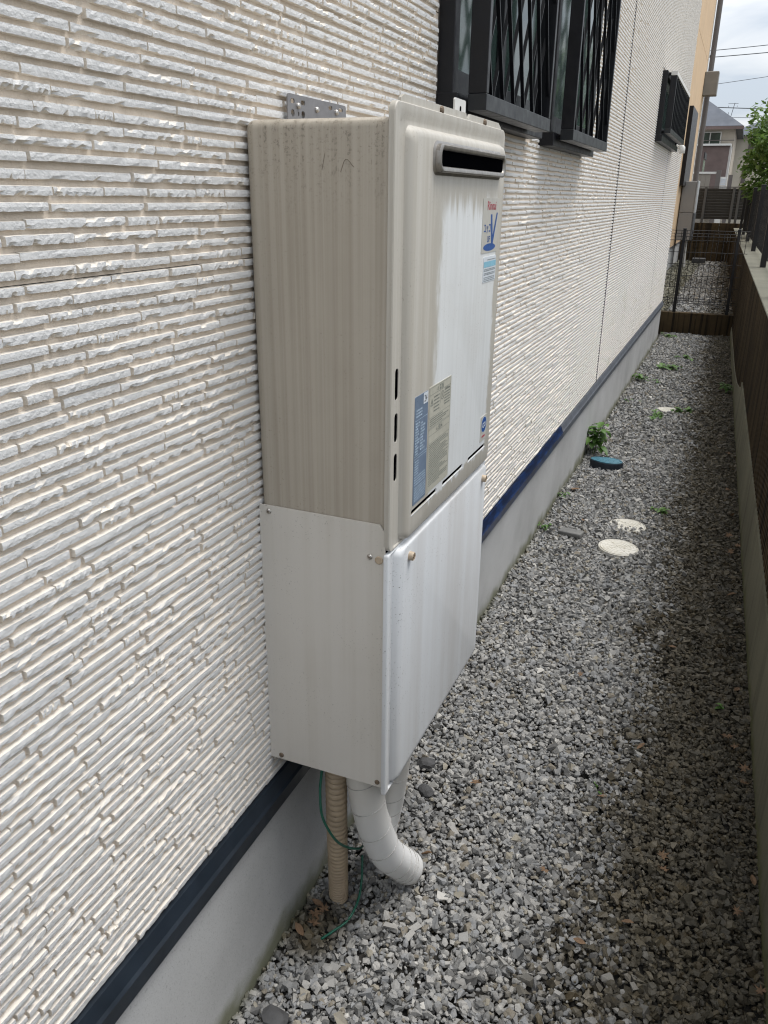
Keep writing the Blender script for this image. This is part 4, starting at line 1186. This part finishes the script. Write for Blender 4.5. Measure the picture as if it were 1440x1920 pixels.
# ------------------------------------------------------------------ weeds
def blade_leaf(bm, base, direction, L, W, droop):
    d = Vector(direction).normalized(); side = d.cross(Vector((0, 0, 1))).normalized()
    n = 5; prev = None
    for i in range(n + 1):
        t = i / n; w = W * math.sin(math.pi * (0.08 + 0.90 * t)) ** 0.8 * (1 - 0.25 * t)
        if i == n: w = 0.0003
        c = Vector(base) + d * L * t + Vector((0, 0, 1)) * (L * 0.25 * t - droop * L * t * t)
        cur = [bm.verts.new(c - side * w + Vector((0, 0, w * 0.35))), bm.verts.new(c), bm.verts.new(c + side * w + Vector((0, 0, w * 0.35)))]
        if prev:
            bm.faces.new((prev[0], cur[0], cur[1], prev[1])); bm.faces.new((prev[1], cur[1], cur[2], prev[2]))
        prev = cur
def weed(x, y, h, nst, nl, L, label, seed, spread=0.03):
    r2 = random.Random(seed)
    e = empty('weed', (x, y, 0)); tag(e, label, 'weed')
    bs = bmesh.new(); bl = bmesh.new()
    for s in range(nst):
        a = r2.uniform(0, 6.28); q = r2.uniform(0, spread)
        top = Vector((q * math.cos(a) * 2.0, q * math.sin(a) * 2.0, h * r2.uniform(0.6, 1)))
        p0 = Vector((q * math.cos(a) * 0.6, q * math.sin(a) * 0.6, -0.01))
        tube_bm(bs, [p0, (p0 + top) / 2 + Vector((0.003, 0.002, 0.004)), top], 0.0016, 5)
        for k in range(nl):
            t = 0.35 + 0.65 * (k + 1) / nl; b = p0.lerp(top, t); aa = r2.uniform(0, 6.28)
            blade_leaf(bl, b, (math.cos(aa), math.sin(aa), r2.uniform(-0.1, 0.5)), L * r2.uniform(0.6, 1.1), L * r2.uniform(0.22, 0.32), r2.uniform(0.3, 0.8))
    link('stem', bm_mesh('stem', bs), 'weed', e)
    link('leaves', bm_mesh('leaves', bl, False), 'weed', e, smooth=True)
weed(0.050, 4.82, 0.17, 7, 6, 0.085, 'bushy green weed growing against the foundation behind the blue meter box', 3, 0.045)
weed(0.10, 9.62, 0.04, 5, 4, 0.055, 'bright weed tuft in front of the low block wall', 4, 0.06)
weed(0.238, 7.72, 0.03, 7, 4, 0.07, 'flat green weed patch mid passage beyond the farthest cover', 5, 0.07)
weed(0.387, 8.30, 0.03, 5, 4, 0.06, 'faint weed patch right of centre far down the passage', 6, 0.06)
weed(0.060, 7.13, 0.05, 5, 4, 0.06, 'low weed clump at the foundation beyond the farthest cover', 7, 0.05)
weed(0.182, 7.05, 0.02, 3, 3, 0.045, 'low weed beside the clump at the far foundation', 8, 0.05)
weed(0.142, 6.27, 0.02, 3, 3, 0.035, 'small weed between the foundation and the farthest cover', 9, 0.05)
weed(0.765, 6.95, 0.07, 5, 4, 0.06, 'dark leafy weed at the foot of the block wall', 10, 0.05)
weed(0.507, 3.94, 0.02, 4, 4, 0.04, 'tiny seedling patch on gravel beyond the half-buried cover', 11, 0.03)
weed(0.034, 3.495, 0.03, 4, 3, 0.03, 'tiny weed at the foundation left of the grey slab piece', 12, 0.02)
weed(0.30, 5.86, 0.03, 6, 4, 0.05, 'weed sprigs just in front of the farthest cover', 13, 0.06)
weed(0.47, 6.08, 0.03, 6, 4, 0.05, 'weed sprigs on the right edge of the farthest cover', 14, 0.05)
weed(0.821, 2.30, 0.015, 2, 3, 0.022, 'tiny bright seedling beside the block wall footing', 15, 0.015)
weed(0.535, 1.79, 0.012, 2, 3, 0.012, 'tiny green sprig amid the gravel in the foreground passage', 16, 0.015)
weed(0.015, 3.95, 0.03, 3, 3, 0.03, 'small weed tight against the foundation near the brown curled leaf', 17, 0.015)

# ================================================================== RIGHT BLOCK WALL
RW = empty('block_wall', (0.96, 0, 0), 0.0222)
tag(RW, 'long dark brown ribbed block retaining wall on a mossy concrete footing', 'wall')
def rib_block(L, H, n=8, depth=0.022):
    prof = []
    p = L / n
    for i in range(n):
        y = i * p
        prof += [(depth, y + 0.0), (depth, y + p * 0.30), (0.0, y + p * 0.40), (0.0, y + p * 0.90)]
    prof.append((depth, L))
    v, f = [], []
    for z in (0, H):
        for x, y in prof: v.append((x, y, z))
    n2 = len(prof)
    for i in range(n2 - 1): f.append((i, i + n2, i + n2 + 1, i + 1))
    b = len(v); v += [(0.18, 0, 0), (0.18, L, 0), (0.18, 0, H), (0.18, L, H)]
    f.append(tuple(range(n2)) + (b + 1, b)); f.append(tuple(range(2 * n2 - 1, n2 - 1, -1)) + (b + 2, b + 3))
    f.append((0, b, b + 2, n2)); f.append((n2 - 1, 2 * n2 - 1, b + 3, b + 1)); f.append((b, b + 1, b + 3, b + 2))
    return mesh('block', v, f)
BLK = rib_block(0.396, 0.1875); BLK.materials.append(MAT['rib'])
for j in range(4):
    z = 0.1085 + j * 0.19
    y = -1.6
    k = 0
    while y < 19.3:
        if not (j == 0 and y < 5.9):
            o = bpy.data.objects.new('block', BLK); COL.objects.link(o); o.parent = RW; o.location = (0.0, y, z)
        y += 0.398; k += 1
bm = bmesh.new()
prof = [(-1.6, -0.06), (19.3, -0.06), (19.3, 0.107), (8.2, 0.1075), (7.3, 0.112), (6.6, 0.15), (6.2, 0.20), (5.9, 0.2600), (5.88, 0.2965), (-1.6, 0.2965)]
loft_bm(bm, [[(x, y, z) for y, z in prof] for x in (-0.006, 0.0215)])
link('footing', bm_mesh('footing', bm), 'footing', RW)
box('footing_core', 0.0216, 0.16, -1.6, 5.88, -0.06, 0.2962, 'footing', RW)
box('footing_core', 0.0216, 0.16, 5.885, 19.3, -0.06, 0.107, 'footing', RW)
box('cap', 0.002, 0.26, -1.6, 19.3, 0.8675, 0.8795, 'cap', RW, 0.003, 1)

# fence of posts and welded mesh standing on the wall
BF = empty('mesh_fence', (0.96, 0, 0.88), 0.0222)
tag(BF, 'dark welded mesh fence with square posts along the block wall top', 'fence')
px0 = 0.115
ys = [0.5 + 2.55 * i for i in range(8)]
for y in ys:
    p = box('post', px0 - 0.024, px0 + 0.024, y - 0.028, y + 0.028, -0.002, 0.70, 'fence_black', BF, 0.002, 1)
    box('post_cap', px0 - 0.027, px0 + 0.027, y - 0.031, y + 0.031, 0.70, 0.712, 'alu2', p, 0.003, 1)
for a, b in zip(ys, ys[1:]):
    bm = bmesh.new()
    n = int((b - a - 0.02) / 0.052)
    for i in range(n + 1):
        y = a + 0.03 + i * 0.052
        if y < b - 0.028: box_bm(bm, px0 + 0.028, px0 + 0.032, y - 0.002, y + 0.002, 0.05, 0.66)
    for z in (0.055, 0.09, 0.22, 0.35, 0.48, 0.60, 0.655):
        box_bm(bm, px0 + 0.0325, px0 + 0.0375, a, b, z - 0.0025, z + 0.0025)
    for z in (0.073, 0.628):
        box_bm(bm, px0 + 0.058, px0 + 0.063, a, b, z - 0.0025, z + 0.0025)
    link('wire_panel', bm_mesh('wire_panel', bm), 'wire', BF)

# low wall and wire fence across the passage
LW = empty('low_block_wall', (0.35, 9.95, 0)); tag(LW, 'low dark stained block wall crossing the end of the gravel passage', 'wall')
for i in range(2):
    o = box('block', -0.395 + i * 0.395, -0.003 + i * 0.395, 0.0, 0.11, -0.02, 0.232, 'rib', LW, 0.003, 1)
for i, x in enumerate(np.arange(-0.385, 0.385, 0.035)):
    pass
WF = empty('wire_fence', (0.35, 10.0, 0.232)); tag(WF, 'black welded wire fence with two posts on the low wall across the passage', 'fence')
for x in (0.104 - 0.35, 0.662 - 0.35):
    p = box('post', x - 0.017, x + 0.017, -0.017, 0.017, -0.001, 0.890, 'fence_black', WF, 0.003, 1)
    box('post_cap', x - 0.019, x + 0.019, -0.019, 0.019, 0.890, 0.900, 'alu2', p, 0.002, 1)
bm = bmesh.new()
x = -0.39
while x < 0.42:
    pts = [(x, 0.022, 0.10), (x, 0.034, 0.125), (x, 0.022, 0.15), (x, 0.022, 0.815), (x, 0.036, 0.845), (x, 0.022, 0.878)]
    tube_bm(bm, pts, 0.0032, 5); x += 0.056
for z, yy in ((0.10, 0.022), (0.125, 0.036), (0.15, 0.024), (0.275, 0.024), (0.40, 0.024), (0.525, 0.024), (0.65, 0.024), (0.775, 0.024), (0.815, 0.024), (0.845, 0.038), (0.878, 0.022)):
    tube_bm(bm, [(-0.395, yy, z), (0.425, yy, z)], 0.0034, 5)
link('wire_panel', bm_mesh('wire_panel', bm), 'wire', WF)

# ================================================================== TAN HOUSE
TH = empty('tan_house', (-0.47, 16, 0)); tag(TH, 'tan rendered neighbouring house behind the wire fence with a dark window', 'house')
TI = Matrix.Translation((0.47, -16, 0))
def tp(o, par=None):
    o.parent = par or TH
    if par is None: o.matrix_parent_inverse = TI
    return o
tp(box('wall', -7.0, -0.47, 11.0, 20.2, 0.60, 4.08, 'tan')); tp(box('wall', -7.0, -0.47, 11.0, 20.2, 4.088, 6.6, 'tan'))
tp(box('joint', -6.9, -0.476, 11.1, 20.19, 4.07, 4.1, 'taupe'))
tp(box('foundation', -6.9, -0.485, 11.1, 20.15, 0.1, 0.585, 'foundation'))
tp(box('base_trim', -6.9, -0.462, 11.05, 20.17, 0.586, 0.605, 'taupe'))
tp(box('corner_board', -0.52, -0.458, 20.12, 20.26, 0.61, 6.6, 'bg_white'))
w = tp(box('window', -0.475, -0.40, 16.6, 18.15, 1.66, 2.95, 'alu', None))
tp(box('pane', -0.402, -0.396, 16.72, 18.03, 2.12, 2.72, 'greenglass'), w).matrix_parent_inverse = TI
tp(box('shutter_box', -0.402, -0.37, 16.6, 18.15, 2.75, 2.95, 'alu2'), w).matrix_parent_inverse = TI
tp(box('lower_panel', -0.402, -0.375, 16.62, 18.13, 1.66, 2.06, 'alu2'), w).matrix_parent_inverse = TI
for o in w.children: o.parent = TH
tp(box('vent_hood', -0.47, -0.20, 19.75, 20.05, 3.42, 3.86, 'greybox', None, 0.01, 1))
dn = tp(tube('downspout', [(-0.40, 20.36, 6.8), (-0.40, 20.36, 5.0), (-0.40, 20.36, 2.5), (-0.40, 20.36, 0.2)], 0.055, 'taupe', n=6, ns=10))
for z in (1.6, 2.7, 4.2): tp(box('downspout_clip', -0.47, -0.38, 20.32, 20.38, z, z + 0.03, 'taupe'))

GH2 = empty('grey_water_heater', (-0.34, 17.3, 0.72)); tag(GH2, 'grey wall-mounted water heater on the tan house beyond the wire fence', 'water heater')
def g2p(o): o.parent = GH2; o.matrix_parent_inverse = Matrix.Translation((0.34, -17.3, -0.72)); return o
g2p(box('case', -0.455, -0.205, 17.3, 17.82, 1.19, 1.74, 'hp_grey', None, 0.008, 2))
g2p(box('pipe_cover', -0.455, -0.205, 17.298, 17.815, 0.70, 1.185, 'hp_grey', None, 0.006, 2))
g2p(box('front_cover', -0.204, -0.175, 17.29, 17.83, 1.185, 1.75, 'hp_edge', None, 0.008, 2))
g2p(box('front_panel', -0.203, -0.172, 17.295, 17.825, 0.70, 1.18, 'hp_dark', None, 0.006, 2))
p = tube('drain_pipe', [(-0.27, 17.45, 0.72), (-0.27, 17.45, 0.5), (-0.26, 17.45, 0.3), (-0.25, 17.45, 0.16)], 0.035, 'white_plastic', n=8, ns=10)
tag(p, 'white pipe running down from the grey water heater to the gravel', 'pipe')
o = box('concrete_block', -0.16, 0.10, 18.55, 18.75, 0.17, 0.30, 'stone_dark', None, 0.01, 1); tag(o, 'dark low concrete block on the far gravel by the end wall', 'block')

# end wall and louvre fence
EW = empty('end_block_wall', (0.2, 19.3, 0.19)); tag(EW, 'brown stained block wall closing the far end of the back lot', 'wall')
for j in range(4):
    for i in range(8):
        x0 = -1.75 + i * 0.40 + (0.2 if j % 2 else 0)
        box('block', x0, x0 + 0.396, 0.0, 0.15, -0.02 + j * 0.20, 0.177 + j * 0.20, 'rib', EW, 0.004, 1)
LF = empty('louvre_fence', (0.3, 19.55, 0.98)); tag(LF, 'charcoal horizontal louvre fence above the far end wall', 'fence')
for i in range(11):
    bm = bmesh.new(); box_bm(bm, -1.4, 0.62, -0.004, 0.004, -0.034, 0.034)
    o = link('slat', bm_mesh('slat', bm), 'louver', LF, (0, 0, 0.09 + i * 0.0545), (0.62, 0, 0))
for x in (-1.4, -0.42, 0.13, 0.24, 0.60): box('post', x - 0.025, x + 0.025, -0.035, 0.035, -0.02, 0.68, 'louver', LF, 0.002, 1)
box('rail', -1.42, 0.63, -0.036, 0.036, 0.682, 0.70, 'louver', LF)
for i in range(11):
    bm = bmesh.new(); box_bm(bm, 0.66, 2.4, -0.004, 0.004, -0.034, 0.034)
    link('slat', bm_mesh('slat', bm), 'louver', LF, (0, 0, 0.09 + i * 0.0545), (0.62, 0, 0))

# ================================================================== FAR HOUSES
BH = empty('far_house', (-1.5, 45, -0.5)); tag(BH, 'distant two-storey house with navy hip roof and brown balcony', 'house')
def bp(o): o.parent = BH; o.matrix_parent_inverse = Matrix.Translation((1.5, -45, 0.5)); return o
bp(box('wall', -7.0, -0.22, 45.0, 52.0, -0.5, 4.60, 'bg_wall'))
v = [(-7.4, 44.5, 4.62), (0.10, 44.5, 4.62), (0.10, 52.5, 4.62), (-7.4, 52.5, 4.62), (-4.2, 48.0, 6.9), (-3.1, 48.0, 6.9),
     (-7.4, 44.5, 4.50), (0.10, 44.5, 4.50), (0.10, 52.5, 4.50), (-7.4, 52.5, 4.50)]
f = [(0, 1, 5, 4), (1, 2, 5), (2, 3, 4, 5), (3, 0, 4), (6, 9, 8, 7), (0, 6, 7, 1), (1, 7, 8, 2), (2, 8, 9, 3), (3, 9, 6, 0)]
bp(link('roof', mesh('roof', v, f), 'bg_roof'))
bp(box('eave_gutter', -7.45, 0.14, 44.40, 44.52, 4.47, 4.60, 'bg_brown'))
w = bp(box('window', -1.95, -0.80, 44.93, 45.0, 3.72, 4.40, 'bg_white'))
for (x0, x1) in ((-1.90, -1.32), (-1.27, -0.85)):
    pn = box('pane', x0, x1, 44.90, 44.935, 3.77, 4.35, 'glass'); bp(pn)
bp(box('balcony', -3.5, -0.33, 43.6, 44.9, 1.0, 3.72, 'bg_brown'))
bp(box('balcony_coping', -3.55, -0.28, 43.5, 44.95, 3.725, 3.81, 'bg_white'))
bp(box('corner_post', -0.33, -0.24, 43.9, 44.9, 0.8, 3.70, 'bg_white'))
bm = bmesh.new(); tube_bm(bm, [(-3.3, 44.8, 4.02), (-0.2, 44.8, 4.02)], 0.018, 6); bp(link('balcony_rail', bm_mesh('balcony_rail', bm), 'taupe'))
bm = bmesh.new()
tube_bm(bm, [(-0.60, 46.5, 4.9), (-0.46, 46.5, 5.75)], 0.014, 5)
tube_bm(bm, [(-0.75, 46.5, 5.72), (-0.30, 46.5, 5.72)], 0.010, 5)
tube_bm(bm, [(-0.72, 46.2, 5.60), (-0.72, 46.8, 5.60)], 0.010, 5); tube_bm(bm, [(-0.34, 46.2, 5.60), (-0.34, 46.8, 5.60)], 0.010, 5)
tube_bm(bm, [(-0.64, 46.5, 4.9), (-0.70, 46.5, 5.35)], 0.012, 5)
bp(link('roof_antenna', bm_mesh('roof_antenna', bm), 'cable'))

B2 = empty('far_house', (2.5, 50, -0.5)); tag(B2, 'cream distant house with grey roof mostly hidden behind the tree', 'house')
def b2(o): o.parent = B2; o.matrix_parent_inverse = Matrix.Translation((-2.5, -50, 0.5)); return o
b2(box('wall', -0.30, 7.0, 53, 58, -0.5, 4.7, 'bg_cream'))
v = [(-0.9, 52.4, 4.72), (7.5, 52.4, 4.72), (7.5, 58.5, 4.72), (-0.9, 58.5, 4.72), (2.0, 55.5, 6.1), (5.0, 55.5, 6.1)]
b2(link('roof', mesh('roof', v, [(0, 1, 5, 4), (1, 2, 5), (2, 3, 4, 5), (3, 0, 4), (0, 3, 2, 1)]), 'bg_roof'))
b2(box('window', 0.30, 0.50, 52.94, 53.0, 2.3, 3.0, 'taupe')); b2(box('window', 0.42, 0.75, 52.94, 53.0, 3.5, 4.3, 'taupe'))
b2(box('wall_panel', 0.30, 0.55, 52.9, 53.0, 1.5, 2.2, 'bg_wall'))

GT = empty('gate_fence', (-0.9, 30, 0)); tag(GT, 'taupe vertical-board screen fence in front of the distant house', 'fence')
for i in range(12):
    x0 = -2.0 + i * 0.145
    box('board', x0, x0 + 0.141, 0, 0.04, 0.2, 2.18, 'gate', GT, 0.004, 1).location.x = 0.9 - 0.20
GT.location.x = -0.9 - 0.0
box('rail', -1.4, 0.66, -0.03, 0.05, 2.19, 2.25, 'bg_white', GT)
box('post', 0.60, 0.74, -0.06, 0.08, 0.2, 2.30, 'taupe', GT); box('post', 0.98, 1.10, -0.06, 0.08, 0.2, 2.16, 'taupe', GT)
pn = box('white_louvre_door', -0.10, 0.09, -0.03, 0.03, 0.2, 2.10, 'bg_white'); pn.location = (-0.06, 30.0, 0)
tag(pn, 'narrow white louvred door panel between the taupe posts', 'door')
pn2 = box('slat', -0.08, 0.07, -0.04, -0.031, 1.86, 1.90, 'st_white', pn)
for i in range(4): box('slat', -0.08, 0.07, -0.04, -0.031, 1.92 + i * 0.035, 1.945 + i * 0.035, 'st_white', pn)

# ================================================================== TREES
def tree(loc, crown, n_leaf, L, label, seed, trunk_h, clumps):
    r2 = np.random.default_rng(seed); rr2 = random.Random(seed)
    e = empty('broadleaf_tree', loc); tag(e, label, 'tree', 'trees behind the mesh fence')
    bt = bmesh.new()
    top = Vector((0.0, 0.0, trunk_h))
    tube_bm(bt, smooth_path([(0, 0, -0.1), (0.05, 0.02, trunk_h * 0.35), (-0.03, 0.05, trunk_h * 0.7), top], 8), lambda t: 0.06 * (1 - 0.75 * t), 8)
    cs = []
    for k in range(clumps):
        d = r2.normal(size=3); d /= np.linalg.norm(d)
        q = d * r2.uniform(0.45, 1.0) * np.array(crown[1]); c = np.array(crown[0]) + q
        cs.append((c, r2.uniform(0.16, 0.38)))
        s = Vector((rr2.uniform(-.03, .03), rr2.uniform(-.03, .03), trunk_h * rr2.uniform(0.35, 1.0)))
        mid = (s + Vector(c)) / 2 + Vector((rr2.uniform(-.08, .08), rr2.uniform(-.08, .08), 0.08))
        tube_bm(bt, smooth_path([s, mid, Vector(c)], 5), lambda t: 0.018 * (1 - 0.8 * t), 5)
    link('trunk', bm_mesh('trunk', bt), 'bark', e)
    idx = r2.integers(0, clumps, n_leaf)
    P = np.array([cs[i][0] for i in idx]); rad = np.array([cs[i][1] for i in idx])
    d = r2.normal(size=(n_leaf, 3)); d /= np.linalg.norm(d, axis=1)[:, None]
    P = P + d * (rad * r2.uniform(0.3, 1.0, n_leaf) ** 0.6)[:, None]
    ax = r2.normal(size=(n_leaf, 3)); ax[:, 2] = ax[:, 2] * 0.5 - 0.5; ax /= np.linalg.norm(ax, axis=1)[:, None]
    nr = r2.normal(size=(n_leaf, 3)); nr[:, 2] += 1.0
    sd = np.cross(ax, nr); sd /= np.linalg.norm(sd, axis=1)[:, None]
    nn = np.cross(sd, ax)
    l = L * r2.uniform(0.6, 1.25, n_leaf)[:, None]
    V = np.stack([P, P + ax * l * 0.45 + sd * l * 0.24 + nn * l * 0.06, P + ax * l, P + ax * l * 0.45 - sd * l * 0.24 + nn * l * 0.06], 1)
    F = np.array([[0, 1, 2], [0, 2, 3]])[None] + (np.arange(n_leaf) * 4)[:, None, None]
    link('crown', fast_mesh('crown', V.reshape(-1, 3), F.reshape(-1, 3)), 'leaf', e)
    return e
tree((1.62, 14.5, 0.78), ((-0.25, 0, 1.25), (0.85, 0.9, 0.95)), 7000, 0.10, 'leafy green tree rising behind the mesh fence at the right edge', 5, 1.3, 44)
tree((1.92, 17.5, 0.78), ((-0.45, 0, 1.35), (0.75, 0.9, 1.1)), 4600, 0.11, 'paler loose tree farther back beyond the leafy one', 8, 1.5, 34)
tree((2.42, 12.2, 0.78), ((-0.75, 0, 1.55), (0.75, 0.8, 0.9)), 4000, 0.10, 'nearest tree reaching above the fence at the right frame edge', 12, 1.5, 30)

# ================================================================== OVERHEAD WIRES
def cable(p, q, sag, label, r=0.02):
    p, q = Vector(p), Vector(q)
    pts = [p.lerp(q, t) + Vector((0, 0, -sag * 4 * t * (1 - t))) for t in [i / 10 for i in range(11)]]
    o = tube('utility_wire', pts, r, 'cable', None, 20, 5); tag(o, label, 'wire', 'overhead wires behind the far house')
cable((-8, 60, 9.75), (9, 60, 10.7), 0.15, 'uppermost utility wire crossing the sky above the distant roof', 0.022)
cable((-8, 60, 9.45), (9, 60, 10.2), 0.15, 'second utility wire just below the uppermost one', 0.026)
cable((-8, 60, 7.5), (9, 60, 9.4), 0.1, 'thin middle utility wire sloping up to the right', 0.016)
cable((-8, 60, 7.2), (9, 60, 6.3), 0.1, 'thick low utility wire just above the navy roof', 0.028)
cable((-8, 60, 6.5), (9, 60, 6.0), 0.1, 'lowest thin utility wire behind the roof antenna', 0.014)
